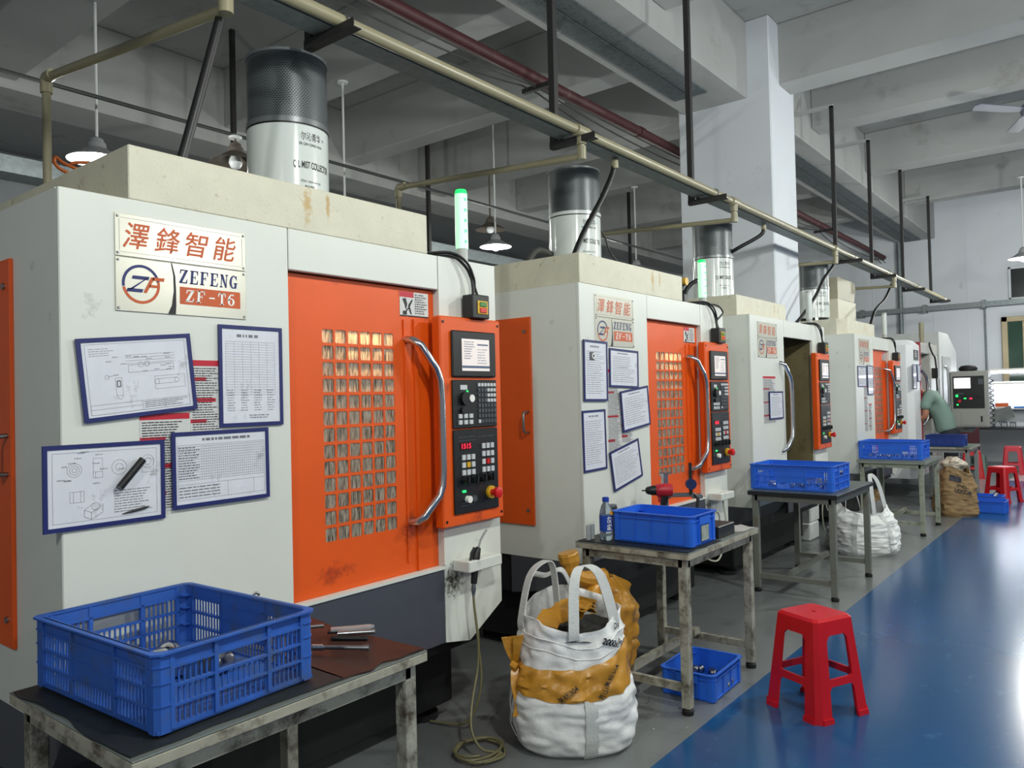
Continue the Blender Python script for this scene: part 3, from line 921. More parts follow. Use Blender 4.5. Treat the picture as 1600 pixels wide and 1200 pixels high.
        for q in ([(1.298, 1.865), (1.318, 1.868), (1.325, 1.845), (1.318, 1.82), (1.310, 1.842)], [(1.33, 1.84), (1.352, 1.866), (1.357, 1.862), (1.34, 1.835), (1.35, 1.805), (1.343, 1.803), (1.333, 1.825), (1.318, 1.812), (1.315, 1.817), (1.33, 1.83)], [(1.30, 1.801), (1.322, 1.801), (1.322, 1.816), (1.30, 1.816)]):
            g.poly([(a, 0.0286, b) for a, b in q])
        g.poly([(1.285, 0.0287, 1.795), (1.446, 0.0287, 1.795), (1.446, 0.0287, 1.799), (1.285, 0.0287, 1.799)])
        g.build('label_print', PRINT_K, wl)
    else:
        dr = g.box(0.738 + dx, 1.478 + dx, 0.032, 0.052, 0.757, 1.911, 0.002).build('door', ORANGE, t)
    hp = [(1.318, 0.032, 1.700), (1.320, -0.01, 1.694), (1.335, -0.035, 1.675), (1.405, -0.05, 1.580), (1.424, -0.052, 1.53), (1.430, -0.052, 1.45), (1.430, -0.052, 1.16), (1.424, -0.052, 1.10), (1.408, -0.05, 1.06), (1.338, -0.035, 0.985), (1.325, -0.01, 0.968), (1.322, 0.032, 0.962)]
    G().tube([(a + dx * 0.98, b, c) for a, b, c in hp], 0.016, 12, flat=(0.016, 0.022)).build('handle', CHROME, dr, 60)
    nameplate(t)
    make_control_panel(t, detail)
    # instruction labels
    for (a, b, c, d, sd2) in posters:
        lb = G().box(a, b, -0.0012, 0, c, d).build('instruction_label', LABELW, t)
        G().box(a, b, -0.0018, -0.0012, d - 0.018, d).build('red_band', PRINT_R, lb)
        for k in range(1, 4):
            zz = d - (d - c) * k * 0.28
            if zz > c + 0.02:
                G().box(a, a + (b - a) * (0.5 if k % 2 else 0.8), -0.0018, -0.0012, zz, zz + 0.012).build('red_band', PRINT_R, lb)
        g = G()
        text_lines(g, a + 0.006, b - 0.006, c + 0.006, d - 0.022, int((d - c) / 0.0085), -0.0022, sd2, 0.36)
        g.build('label_print', PRINT_K, lb)
    # switch box with cable
    sb = G().box(1.612, 1.722, -0.075, -0.012, 1.799, 1.902, 0.004).build('switch_box', BLACK, t)
    G().box(1.640, 1.708, -0.0785, -0.075, 1.818, 1.876, 0.002).build('yellow_plate', YELLOW, sb)
    G().box(1.652, 1.696, -0.083, -0.0785, 1.850, 1.870, 0.002).build('green_button', mat('btn_green', (50, 120, 44), 0.4), sb)
    G().box(1.652, 1.696, -0.083, -0.0785, 1.824, 1.845, 0.002).build('red_button', ESTOP, sb)
    g = G().tube(smooth_path([(1.655, -0.04, 1.90), (1.66, -0.035, 1.94), (1.655, -0.03, 1.98), (1.62, -0.025, 2.03), (1.56, -0.005, 2.067), (1.50, 0.06, 2.068), (1.45, 0.3, 2.065)]), 0.007, 8)
    g.tube(smooth_path([(1.685, -0.04, 1.90), (1.672, -0.035, 1.94), (1.662, -0.038, 1.98), (1.625, -0.035, 2.04), (1.56, -0.01, 2.078), (1.49, 0.06, 2.078), (1.43, 0.3, 2.075)]), 0.006, 8)
    if loop:
        g.tube(smooth_path([(1.68, -0.03, 1.96), (1.76, -0.03, 2.0), (1.81, -0.02, 2.03), (1.74, -0.01, 2.07), (1.6, 0.02, 2.07), (1.5, 0.1, 2.066)]), 0.006, 8)
    g.build('cable', CABLE, sb, 60)
    # signal lamp
    sl = G().cyl((1.745, 0.1, 2.056), (1.745, 0.1, 2.135), 0.026, n=18).build('signal_lamp', GREYP, t, 40)
    G().cyl((1.745, 0.1, 2.135), (1.745, 0.1, 2.385), 0.029, n=20).build('lens', LAMPG if lamp == 'green' else LAMPOFF, sl, 40)
    G().cyl((1.745, 0.1, 2.385), (1.745, 0.1, 2.405), 0.029, 0.024, 20).build('lens_cap', LAMPC if lamp == 'green' else GREYP, sl, 40)
    if lamp == 'green':
        g = G()
        for k in range(5):
            g.box(1.736, 1.746, 0.069, 0.073, 2.16 + k * 0.048, 2.172 + k * 0.048)
        g.build('led_dots', LEDG, sl)['kind'] = 'stuff'
    if gun_bracket:
        G().box(1.53, 1.745, -0.095, 0, 0.728, 0.775, 0.004).cyl((1.655, -0.05, 0.775), (1.655, -0.05, 0.777), 0.024, n=16).build('gun_bracket', WHITE, t)
    return t


M1X, M2X, M3X, M4X = 0.883, 3.430, 5.787, 8.687
make_machine('nearest white and orange machining centre, its side cut by the picture edge', M1X, (0.191, 1.42, 0.0), posters=((0.213, 0.366, 1.14, 1.43, 11), (0.370, 0.475, 1.36, 1.592, 12)))
make_machine('second white and orange machining centre, drill and bottle on its table', M2X, (0.01, 1.22, 0.0), posters=((0.255, 0.40, 1.12, 1.60, 13), (0.40, 0.53, 1.18, 1.40, 14)), loop=True)
make_machine('machining centre whose sliding door stands open before the white column', M3X, (0.0, 1.10, 0.1), side_door=False, door=False, lamp='off', lit=False, posters=((0.235, 0.51, 1.20, 1.58, 15),), detail=False)
make_machine('farthest of the orange doored machining centres, past the white column', M4X, (0.0, 1.25, 0.1), side_door=False, lamp='off', posters=((0.30, 0.45, 1.0, 1.5, 16), (0.48, 0.60, 1.0, 1.3, 17)), lit=False, chamfer_hood=True, detail=False)

# ------------------------------------------------------------------ white and grey machines at the far end
t = thing('machining_center', 'white rounded machine with a dark red door the person leans into', 'machine', (11.44, FY, 0), 0, 'far end machines')
g = G()
g.prism([(0, 0.3), (0.02, 0.08), (0.08, 0.0), (0.47, 0.0), (0.47, 1.9), (0, 1.9)], lambda a, b, d: (a, b, d), 0.25, 2.05)
g.prism([(0, 0.3), (0.02, 0.08), (0.08, 0.0), (0.47, 0.0), (0.47, 1.9), (0, 1.9)], lambda a, b, d: (a + (0.05 if a < 0.2 else 0) * (d > 2.1), b + (0.08 if b < 0.2 else 0) * (d > 2.1), d), 2.05, 2.12)
WHITE2 = mat('far_machine_white', (226, 228, 230), 0.35, var=0.02)
g.build('front_panel', WHITE2, t, 30)
G().box(0.47, 0.52, -0.01, 0.5, 0.7, 2.1).build('door_edge', mat('maroon_paint', (140, 26, 40), 0.4), t)
G().box(0.10, 0.38, -0.006, 0, 1.84, 1.98).build('badge', BLACK, t)
put('badge_lettering', text_mesh('E:', 0.12, 0.07, PRINT_W), t, (0.16, -0.008, 1.89), FRONT)
G().box(0.52, 1.75, 0.0, 0.4, 1.95, 2.10, 0.01).box(1.2, 1.75, 0.0, 1.9, 0.25, 1.95, 0.01).build('door_frame', mat('far_machine_grey', (172, 172, 166), 0.4), t)
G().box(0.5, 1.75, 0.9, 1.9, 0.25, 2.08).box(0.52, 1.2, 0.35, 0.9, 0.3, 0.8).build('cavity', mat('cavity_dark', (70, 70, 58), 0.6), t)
G().box(0.47, 1.75, 0.02, 0.3, 0.25, 0.72).build('skirt', WHITE2, t)
G().tube(smooth_path([(0.50, -0.01, 1.72), (0.55, -0.06, 1.62), (0.58, -0.07, 1.5), (0.58, -0.07, 1.15), (0.55, -0.06, 1.03), (0.50, -0.01, 0.95)]), 0.02, 10).build('handle', CHROME, t, 60)
G().cyl((1.2, 0.1, 2.10), (1.2, 0.1, 2.2), 0.03, n=12).cyl((1.2, 0.1, 2.2), (1.2, 0.1, 2.42), 0.035, n=12).build('signal_lamp', PVC, t, 40)
G().box(1.30, 1.42, -0.08, 0, 1.60, 1.75).build('switch_box', BLACK, t)
G().tube(smooth_path([(1.2, 0.0, 2.12), (1.05, -0.03, 2.05), (1.25, -0.03, 1.95), (1.34, -0.04, 1.9), (1.36, -0.05, 1.75)]), 0.012, 6).tube(smooth_path([(1.36, -0.05, 1.6), (1.38, -0.05, 1.2), (1.4, -0.03, 0.9)]), 0.012, 6).build('cable', CABLE, t, 60)
t = thing('machining_center', 'grey machine with a chamfered top behind the swivelling control box', 'machine', (13.35, FY, 0), 0, 'far end machines')
G().prism([(0, 0.2), (1.5, 0.2), (1.5, 2.05), (0.75, 2.32), (0, 2.32)], lambda a, b, d: (a, d, b), 0.0, 1.9).build('cabinet', mat('far_machine_grey2', (186, 188, 188), 0.4), t)
G().box(0.2, 0.9, -0.012, 0, 0.8, 1.95, 0.004).build('door', mat('far_door_grey', (150, 152, 150), 0.4), t)
G().tube(smooth_path([(0.3, -0.01, 1.8), (0.32, -0.06, 1.7), (0.32, -0.06, 1.2), (0.3, -0.01, 1.1)]), 0.02, 8).build('handle', CHROME, t, 60)
# swivelling control box
GREYB = mat('control_box_grey', (150, 150, 144), 0.45)
t = thing('control_box', 'grey swivelling control box with a bright screen at the far end', 'control box', (12.5, 1.525, 0.895))
G().box(0, 0.30, 0, 0.47, 0, 0.79, 0.015).build('housing', GREYB, t)
G().box(-0.008, 0, 0.05, 0.43, 0.27, 0.72).build('front_plate', BLACK, t)
G().box(-0.010, -0.008, 0.215, 0.415, 0.55, 0.695).build('screen', mat('screen_bright', (250, 250, 250), 0.3, var=0, emit=((250, 250, 250), 1.2)), t)
G().box(-0.010, -0.008, 0.06, 0.12, 0.60, 0.68).box(-0.010, -0.008, 0.30, 0.38, 0.47, 0.485).build('key_block', KEYD, t)
G().box(-0.011, -0.008, 0.37, 0.40, 0.43, 0.46).box(-0.011, -0.008, 0.27, 0.30, 0.40, 0.415).box(-0.011, -0.008, 0.37, 0.39, 0.31, 0.33).build('green_light', LEDG, t)
G().box(-0.011, -0.008, 0.20, 0.23, 0.395, 0.415).build('red_light', LEDR, t)
G().cyl((-0.008, 0.35, 0.37), (-0.03, 0.35, 0.37), 0.02, n=12).build('stop_button', ESTOP, t, 40)
for k in range(5):
    G().cyl((-0.008, 0.1 + k * 0.05, 0.44), (-0.025, 0.1 + k * 0.05, 0.44), 0.012, n=10).build('dial', BLACKM, t, 40)
G().box(-0.004, 0.0, 0.05, 0.34, 0.03, 0.22, 0.002).build('flap', GREYB, t)
G().box(-0.010, -0.004, 0.08, 0.10, 0.08, 0.16).build('latch', BLACK, t)
G().cyl((0.2, 0.25, -0.05), (0.2, 0.25, 0.0), 0.05, n=14).tube([(0.2, 0.25, -0.04), (0.5, 0.5, -0.04), (0.85, 0.72, -0.04)], 0.04, 10).build('swing_arm', GREYB, t, 40)
g = G()
cp = []
for i in range(120):
    a = i * 0.55
    cp.append((0.05 + 0.025 * math.cos(a), -0.03 + 0.025 * math.sin(a), 0.70 - i * 0.006))
g.tube(cp, 0.006, 5).build('coiled_cord', CABLE, t, 60)
tag(G().lathe([(0.02, 0.0), (0.11, 0.005), (0.12, 0.04), (0.09, 0.075), (0.03, 0.085)], 14, 12.62, 1.78).xf(Matrix.Translation((0, 0, 1.685))).build('coiled_cable', BLACKR, None, 60), 'black coiled cable lying on the swivelling control box', 'cable')

# ------------------------------------------------------------------ mist collectors
def mesh_material():
    m = bpy.data.materials.new('perforated_mesh')
    m.use_nodes = True
    nt = m.node_tree
    N, L = nt.nodes.new, nt.links.new
    b = nt.nodes['Principled BSDF']
    tc = N('ShaderNodeTexCoord')
    sx = N('ShaderNodeSeparateXYZ')
    L(tc.outputs['Object'], sx.inputs[0])
    at = N('ShaderNodeMath')
    at.operation = 'ARCTAN2'
    L(sx.outputs['Y'], at.inputs[0])
    L(sx.outputs['X'], at.inputs[1])
    cb = N('ShaderNodeCombineXYZ')
    ma = N('ShaderNodeMath')
    ma.operation = 'MULTIPLY'
    ma.inputs[1].default_value = 0.177
    L(at.outputs[0], ma.inputs[0])
    L(ma.outputs[0], cb.inputs[0])
    L(sx.outputs['Z'], cb.inputs[1])
    br = N('ShaderNodeTexBrick')
    br.offset = 0.5
    br.inputs['Scale'].default_value = 1.0
    br.inputs['Brick Width'].default_value = 0.0125
    br.inputs['Row Height'].default_value = 0.0075
    br.inputs['Mortar Size'].default_value = 0.0016
    br.inputs['Mortar Smooth'].default_value = 0.3
    br.inputs['Color1'].default_value = lin((26, 29, 31)) + (1,)
    br.inputs['Color2'].default_value = lin((34, 38, 40)) + (1,)
    br.inputs['Mortar'].default_value = lin((120, 126, 128)) + (1,)
    L(cb.outputs[0], br.inputs['Vector'])
    L(br.outputs['Color'], b.inputs['Base Color'])
    b.inputs['Roughness'].default_value = 0.4
    b.inputs['Metallic'].default_value = 0.4
    return m


PERF = mesh_material()
COLW = mat('collector_white', (218, 224, 222), 0.16, var=0.02, coat=0.3)
RIMG = mat('collector_rim', (120, 124, 126), 0.35, metal=0.5)


def wrap_text(root, body, ang, z, w, h, m, r, bold=0.0):
    """Lettering bent around the collector: ang is the middle of the text (radians)."""
    me = text_mesh(body, w, h, m, 0, bold).copy()
    for v in me.vertices:
        a = ang + (v.co.x - w / 2) / r
        v.co = (r * math.cos(a), r * math.sin(a), z + v.co.y)
    return put('lettering', me, root)


def collector(label, x, y, zb, legs=False, clear=True, hose=True, full=True):
    t = thing('mist_collector', label, 'mist collector', (x, y, zb), 0, 'mist collectors on the machine roofs')
    z0 = 0.085 if legs else 0.0
    zs = 2.655 - zb
    zt = 2.965 - zb
    R = 0.175
    G().lathe([(R, z0), (R, zs), (R - 0.004, zs + 0.004)], 48).build('housing', COLW, t, 30)
    G().lathe([(R + 0.004, zs - 0.006), (R + 0.004, zs + 0.016)], 48).build('lower_rim', RIMG if full else COLW, t, 30)
    G().lathe([(R + 0.0025, zs - 0.012), (R + 0.0025, zs - 0.006)], 48).build('seal', BLACK, t, 30)
    G().lathe([(R - 0.002, zs + 0.01), (R - 0.002, zt - 0.01)], 48).build('filter_mesh', PERF, t, 30)
    G().lathe([(R + 0.002, zt - 0.014), (R + 0.002, zt), (R - 0.02, zt + 0.003)], 48).build('upper_rim', RIMG, t, 30)
    a0 = math.atan2(-y, -x) + math.radians(34)        # the print faces the aisle
    r = R + 0.0012
    wrap_text(t, '尔沁青华', a0, zs - 0.078, 0.10, 0.036, PRINT_K, r)
    wrap_text(t, '®', a0 + 0.38, zs - 0.066, 0.009, 0.011, PRINT_K, r)
    wrap_text(t, 'ER QIN QING HUA', a0, zs - 0.102, 0.115, 0.013, PRINT_K, r, 0.01)
    wrap_text(t, 'Q L MIST COLLECTOR', a0 + 0.06, zs - 0.205, 0.19, 0.036, PRINT_K, r, 0.014)
    wrap_text(t, 'After sales we hat', a0 - 0.02, zs - 0.26, 0.10, 0.013, PRINT_G, r)
    wrap_text(t, '售后微信', a0 - 0.06, zs - 0.285, 0.05, 0.014, PRINT_K, r)
    if legs:
        G().lathe([(0.11, 0.0), (0.15, 0.03), (0.16, z0)], 28).build('inlet_cone', BLACKM, t, 40)
        for a in (0.4, 2.0, 3.6, 5.2):
            c, s = math.cos(a), math.sin(a)
            G().box(0.145, 0.172, -0.018, 0.018, 0, z0 + 0.05).xf(Matrix.Rotation(a, 4, 'Z')).build('leg', COLW, t)
    else:
        G().lathe([(R + 0.012, 0), (R + 0.012, 0.006)], 40).build('flange', COLW, t, 30)
    return t


collector('mist collector on the near beige hood with readable black print', 2.087, 2.90, 2.219)
collector('mist collector on the second machine, crossed by a black hose', 4.37, 2.90, 2.219, full=False)
collector('mist collector on legs directly before the white column', 6.60, 2.90, 2.219, legs=True)
collector('mist collector on legs past the white column', 9.44, 2.90, 2.226, legs=True)
# clear suction hose and thin cable of the second collector
tag(G().tube(smooth_path([(4.21, 2.98, 2.40), (4.10, 3.0, 2.42), (4.02, 3.0, 2.38), (3.95, 3.0, 2.30), (3.9, 3.02, 2.22)]), 0.02, 10).build('suction_hose', mat('hose_grey', (70, 70, 66), 0.4), None, 60), 'dark ribbed hose from the second mist collector to its hood', 'hose')
tag(G().tube(smooth_path([(4.53, 2.85, 2.63), (4.60, 2.82, 2.58), (4.66, 2.8, 2.45), (4.75, 2.75, 2.32), (4.80, 2.7, 2.062)]), 0.007, 6).build('thin_cable', CABLE, None, 60), 'thin black cable hanging beside the second mist collector', 'cable')
tag(G().tube(smooth_path([(6.43, 2.93, 2.45), (6.33, 2.95, 2.44), (6.25, 3.0, 2.36), (6.2, 3.0, 2.222)]), 0.02, 10).build('suction_hose', HOSE, None, 60), 'black hose from the third mist collector to its hood', 'hose')
# beige filter box on the fourth machine
t = thing('filter_box', 'tall beige sheet metal box on the fourth machine roof', 'box', (9.78, 2.72, 2.226))
G().box(0, 0.78, 0, 0.6, 0, 0.34, 0.004).build('lower_box', HOOD, t)
G().prism([(0, 0.34), (0.7, 0.34), (0.78, 0.5), (0.74, 0.6), (0, 0.6)], lambda a, b, d: (a, d, b), 0.0, 0.6).build('upper_box', mat('filter_box_grey', (166, 160, 140), 0.55, dirt=((120, 110, 90), 0.3, 8)), t)

# magnetic dial stand on the second machine
t = thing('dial_stand', 'black magnetic dial stand on the second machine roof edge', 'dial stand', (M2X + 1.30, FY + 0.012, 2.057))
G().box(-0.03, 0.03, 0, 0.05, 0, 0.055, 0.004).build('magnet_base', BLACK, t)
G().tube([(0, 0.025, 0.055), (-0.01, 0.02, 0.09), (-0.09, 0.0, 0.075), (-0.10, 0.0, 0.09), (-0.02, 0.01, 0.105), (0.0, 0.015, 0.125)], 0.008, 8).build('arm', BLACK, t, 40)
G().cyl((0.005, -0.005, 0.14), (0.005, 0.015, 0.14), 0.026, n=18).build('dial', YELLOW, t, 40)

# ------------------------------------------------------------------ document sleeves
def sleeve(label, cx, cz, w, h, ang, kind, yoff=0.0, seed=0):
    t = thing('document_sleeve', label, 'document', (cx, FY - 0.004 - yoff, cz), 0, 'navy framed document sleeves on the machines')
    t.rotation_euler = (0, -math.radians(ang), 0)
    b = 0.0118
    g = G()
    for (a, c, d, e) in ((-w / 2, w / 2, h / 2 - b, h / 2), (-w / 2, w / 2, -h / 2, -h / 2 + b), (-w / 2, -w / 2 + b, -h / 2 + b, h / 2 - b), (w / 2 - b, w / 2, -h / 2 + b, h / 2 - b)):
        g.box(a, c, -0.004, 0.0015, d, e)
    g.build('frame', NAVY, t)
    sh = G().box(-w / 2 + b * 0.6, w / 2 - b * 0.6, -0.0012, 0.001, -h / 2 + b * 0.6, h / 2 - b * 0.6).build('sheet', PAPER, t)
    rnd = random.Random(seed + 5)
    g = G()
    y = -0.0018
    W, H = w - 2 * b, h - 2 * b
    L = lambda u0, v0, u1, v1, th=0.0007: ln(g, (-W / 2 + u0 * W, -H / 2 + v0 * H), (-W / 2 + u1 * W, -H / 2 + v1 * H), y, th)

    def box2(u0, v0, u1, v1, th=0.0007):
        L(u0, v0, u1, v0, th); L(u1, v0, u1, v1, th); L(u1, v1, u0, v1, th); L(u0, v1, u0, v0, th)

    def circ(u, v, r, th=0.0008):
        pts = [(u + r * math.cos(a * PI / 8) * H / W, v + r * math.sin(a * PI / 8)) for a in range(17)]
        for p, q in zip(pts, pts[1:]):
            L(p[0], p[1], q[0], q[1], th)

    def words(u0, v0, u1, v1, n, sd, hh=0.4):
        text_lines(g, -W / 2 + u0 * W, -W / 2 + u1 * W, -H / 2 + v0 * H, -H / 2 + v1 * H, n, y, sd, hh)

    if kind == 'table':
        words(0.25, 0.90, 0.8, 0.96, 1, seed, 0.5)
        for k in range(22):
            L(0.06, 0.30 + k * 0.027, 0.92, 0.30 + k * 0.027, 0.0005)
        for k in range(7):
            L(0.06 + k * 0.143, 0.30, 0.06 + k * 0.143, 0.87, 0.0005)
        for k in range(4):
            words(0.08 + 0.23 * k, 0.12, 0.22 + 0.23 * k, 0.36, 9, seed + k, 0.35)
        words(0.45, 0.04, 0.85, 0.09, 2, seed + 7)
    elif kind == 'grid':
        words(0.28, 0.90, 0.86, 0.965, 1, seed, 0.6)
        box2(0.02, 0.06, 0.98, 0.86)
        for k in range(14):
            L(0.02, 0.34 + k * 0.038, 0.98, 0.34 + k * 0.038, 0.0006)
        for k in range(30):
            L(0.27 + k * 0.0237, 0.34, 0.27 + k * 0.0237, 0.85, 0.0005)
        words(0.03, 0.35, 0.25, 0.84, 13, seed + 1, 0.4)
        words(0.03, 0.08, 0.6, 0.26, 4, seed + 2, 0.35)
        L(0.02, 0.28, 0.98, 0.28); L(0.55, 0.06, 0.55, 0.28); L(0.85, 0.06, 0.85, 0.28)
    elif kind == 'ring':
        box2(0.04, 0.05, 0.96, 0.95)
        circ(0.22, 0.72, 0.09); circ(0.22, 0.72, 0.06); circ(0.22, 0.72, 0.03)
        box2(0.38, 0.60, 0.46, 0.86); L(0.38, 0.68, 0.46, 0.68); L(0.40, 0.60, 0.40, 0.68)
        circ(0.61, 0.72, 0.10); circ(0.61, 0.72, 0.05)
        box2(0.82, 0.62, 0.93, 0.80); circ(0.875, 0.77, 0.09); circ(0.875, 0.77, 0.05)
        box2(0.18, 0.30, 0.30, 0.44); L(0.21, 0.30, 0.21, 0.44); L(0.27, 0.30, 0.27, 0.44)
        for q in ((0.30, 0.10, 0.36, 0.06), (0.36, 0.06, 0.46, 0.14), (0.46, 0.14, 0.46, 0.25), (0.30, 0.10, 0.30, 0.19), (0.36, 0.06, 0.36, 0.15), (0.30, 0.19, 0.36, 0.15), (0.30, 0.19, 0.38, 0.27), (0.36, 0.15, 0.46, 0.23)):
            L(*q, 0.0009)
        circ(0.40, 0.225, 0.05)
        words(0.56, 0.10, 0.92, 0.42, 9, seed, 0.3)
        for k in range(14):
            u, v = rnd.uniform(0.06, 0.9), rnd.uniform(0.46, 0.94)
            words(u, v, u + 0.07, v + 0.03, 1, seed + k, 0.5)
    elif kind == 'plan':
        box2(0.03, 0.03, 0.97, 0.97)
        for v in (0.62, 0.66, 0.70, 0.74):
            L(0.38, v + 0.06, 0.86, v + 0.06)
        box2(0.40, 0.56, 0.84, 0.66); circ(0.52, 0.66, 0.035); circ(0.58, 0.665, 0.035, 0.0012)
        box2(0.64, 0.30, 0.94, 0.48)
        for a, bq in ((0.66, 0.86),):
            L(a, 0.44, bq, 0.44); L(a, 0.37, bq, 0.37)
        circ(0.66, 0.405, 0.035); circ(0.86, 0.405, 0.035)
        box2(0.27, 0.26, 0.33, 0.50); box2(0.285, 0.38, 0.315, 0.46, 0.003); L(0.27, 0.26, 0.30, 0.20); L(0.33, 0.26, 0.30, 0.20)
        L(0.20, 0.52, 0.27, 0.54); circ(0.20, 0.52, 0.03)
        box2(0.03, 0.03, 0.97, 0.16); L(0.5, 0.03, 0.5, 0.16); L(0.72, 0.03, 0.72, 0.16); L(0.03, 0.10, 0.5, 0.10)
        words(0.52, 0.05, 0.96, 0.15, 4, seed, 0.35)
        words(0.06, 0.80, 0.30, 0.92, 4, seed + 1, 0.2)
        for k in range(16):
            u, v = rnd.uniform(0.2, 0.9), rnd.uniform(0.45, 0.85)
            words(u, v, u + 0.06, v + 0.025, 1, seed + k, 0.5)
    else:
        words(0.25, 0.90, 0.75, 0.96, 1, seed, 0.5)
        words(0.08, 0.08, 0.92, 0.86, 20 if h > w else 13, seed, 0.2)
        for k in range(4):
            u, v = rnd.uniform(0.1, 0.6), rnd.uniform(0.2, 0.8)
            L(u, v, u + 0.3, v + rnd.uniform(-0.03, 0.03))
    g.build('print', PRINT_G, sh)['kind'] = 'stuff'
    if seed == 5:
        G().box(-0.06, -0.015, -0.003, -0.0012, 0.055, 0.10).build('part_photo', KEYD, sh)
        G().lathe([(0.016, 0), (0.016, 0.001), (0.009, 0.001), (0.009, 0)], 18, cap=False).xf(Matrix.Translation((-0.022, -0.0032, 0.08)) @ Matrix.Rotation(PI / 2, 4, 'X')).build('part_photo', PRINT_W, sh)
    return t


def ln(g, p, q, y, th):
    d = Vector((q[0] - p[0], q[1] - p[1]))
    if d.length < 1e-7:
        return
    n = Vector((-d.y, d.x)).normalized() * th / 2
    g.poly([(p[0] - n.x, y, p[1] - n.y), (q[0] - n.x, y, q[1] - n.y), (q[0] + n.x, y, q[1] + n.y), (p[0] + n.x, y, p[1] + n.y)])


sleeve('tilted sleeve with a part drawing, top left of the four on the near machine', 1.095, 1.541, 0.332, 0.233, 5.5, 'plan', 0.003, 1)
sleeve('upright sleeve with a faded table beside the near orange door', 1.465, 1.544, 0.235, 0.327, 0.0, 'table', 0.0, 2)
sleeve('sleeve with ring drawings and a black magnet bar stuck on it', 1.000, 1.236, 0.332, 0.233, 0.0, 'ring', 0.0, 3)
sleeve('sleeve with a dense check grid form on the near machine', 1.354, 1.257, 0.334, 0.231, 0.4, 'grid', 0.004, 4)
sleeve('upright sleeve below the second nameplate showing a small dark part photo', 3.563, 1.589, 0.238, 0.327, -1.0, 'text', 0.004, 5)
sleeve('wide sleeve at top of the second machine group, beside its orange door', 3.872, 1.606, 0.322, 0.218, -1.5, 'text', 0.0, 6)
sleeve('wide sleeve tilted upward overlapping the second orange door edge', 3.978, 1.376, 0.322, 0.234, 6.0, 'text', 0.008, 7)
sleeve('upright handwritten sleeve at lower left of the second machine', 3.541, 1.215, 0.230, 0.327, 1.0, 'text', 0.0, 8)
sleeve('strongly tilted lowest sleeve above the second machine bottle', 3.864, 1.060, 0.326, 0.226, 11.0, 'text', 0.004, 9)
sleeve('single sleeve beside the open doorway of the third machine', 6.287, 1.345, 0.31, 0.225, 0.0, 'text', 0.003, 10)
sleeve('wider of two sleeves on the fourth machine', 8.92, 1.60, 0.33, 0.225, 0.0, 'text', 0.0, 11)
sleeve('narrow upright sleeve on the fourth machine', 9.24, 1.56, 0.235, 0.327, 0.0, 'text', 0.005, 12)
sleeve('narrow upright sleeve on the white rounded machine', 11.56, 1.62, 0.22, 0.327, 0.0, 'text', 0.0, 13)
sleeve('smaller sleeve beside the door edge of the white rounded machine', 11.80, 1.67, 0.21, 0.23, 0.0, 'text', 0.005, 14)
# black magnet bar on the ring drawing sleeve
mb = thing('magnet_bar', 'black cylindrical magnet bar stuck across the ring drawing', 'magnet', (1.062, FY - 0.019, 1.262))
mb.rotation_euler = (0, -math.radians(48), 0)
G().cyl((-0.05, 0, 0), (0.05, 0, 0), 0.0105, n=18).build('bar', BLACK, mb, 40)
G().cyl((-0.054, 0, 0), (-0.05, 0, 0), 0.0095, n=18).build('end_cap', KEYD, mb, 40)
tag(G().tube([(1.04, FY - 0.0075, 1.148), (1.07, FY - 0.0085, 1.153), (1.105, FY - 0.0085, 1.158), (1.118, FY - 0.0075, 1.161)], [0.001, 0.004, 0.004, 0.001], 8).build('marker_pen', BLACK, None, 40), 'thin black scriber lying along the foot of the ring drawing', 'pen')

# ================================================================== TABLES
def make_table(label, x0, x1, y0, y1, zt, top_mat, edge_mat, leg_mat, stretch=True, zs=0.10):
    t = thing('work_table', label, 'table', ((x0 + x1) / 2, (y0 + y1) / 2, 0), 0, 'steel legged work tables beside the machines')
    hx, hy = (x1 - x0) / 2, (y1 - y0) / 2
    G().box(-hx, hx, -hy, hy, zt - 0.004, zt, 0.001).build('table_top', top_mat, t)
    G().box(-hx, hx, -hy, hy, zt - 0.03, zt - 0.0045, 0.002).build('top_board', edge_mat, t)
    lx, ly, q = hx - 0.045, hy - 0.045, 0.021
    G().box(-lx, lx, -ly - q, -ly + q, zt - 0.07, zt - 0.03).box(-lx, lx, ly - q, ly + q, zt - 0.07, zt - 0.03).box(-lx - q, -lx + q, -ly, ly, zt - 0.07, zt - 0.03).box(lx - q, lx + q, -ly, ly, zt - 0.07, zt - 0.03).build('apron', leg_mat, t)
    for sx in (-1, 1):
        for sy in (-1, 1):
            cx, cy = sx * lx, sy * ly
            lg = G().box(cx - q, cx + q, cy - q, cy + q, 0.03, zt - 0.03, 0.002).build('leg', leg_mat, t)
            G().lathe([(0.026, 0.0), (0.027, 0.02), (0.018, 0.03), (0.012, 0.032)], 14, cx, cy).build('foot', BLACKR, lg, 40)
            G().box(cx - sx * q - sx * 0.003, cx - sx * q, cy - q * 0.8, cy + q * 0.8, zt - 0.20, zt - 0.07).build('angle_plate', leg_mat, lg)
    if stretch:
        for sx in (-1, 1):
            G().box(sx * lx - 0.012, sx * lx + 0.012, -ly + q, ly - q, zs, zs + 0.035).build('stretcher', leg_mat, t)
        G().box(-lx + 0.012, lx - 0.012, 0.02, 0.05, zs + 0.035, zs + 0.07).build('stretcher', leg_mat, t)
    return t


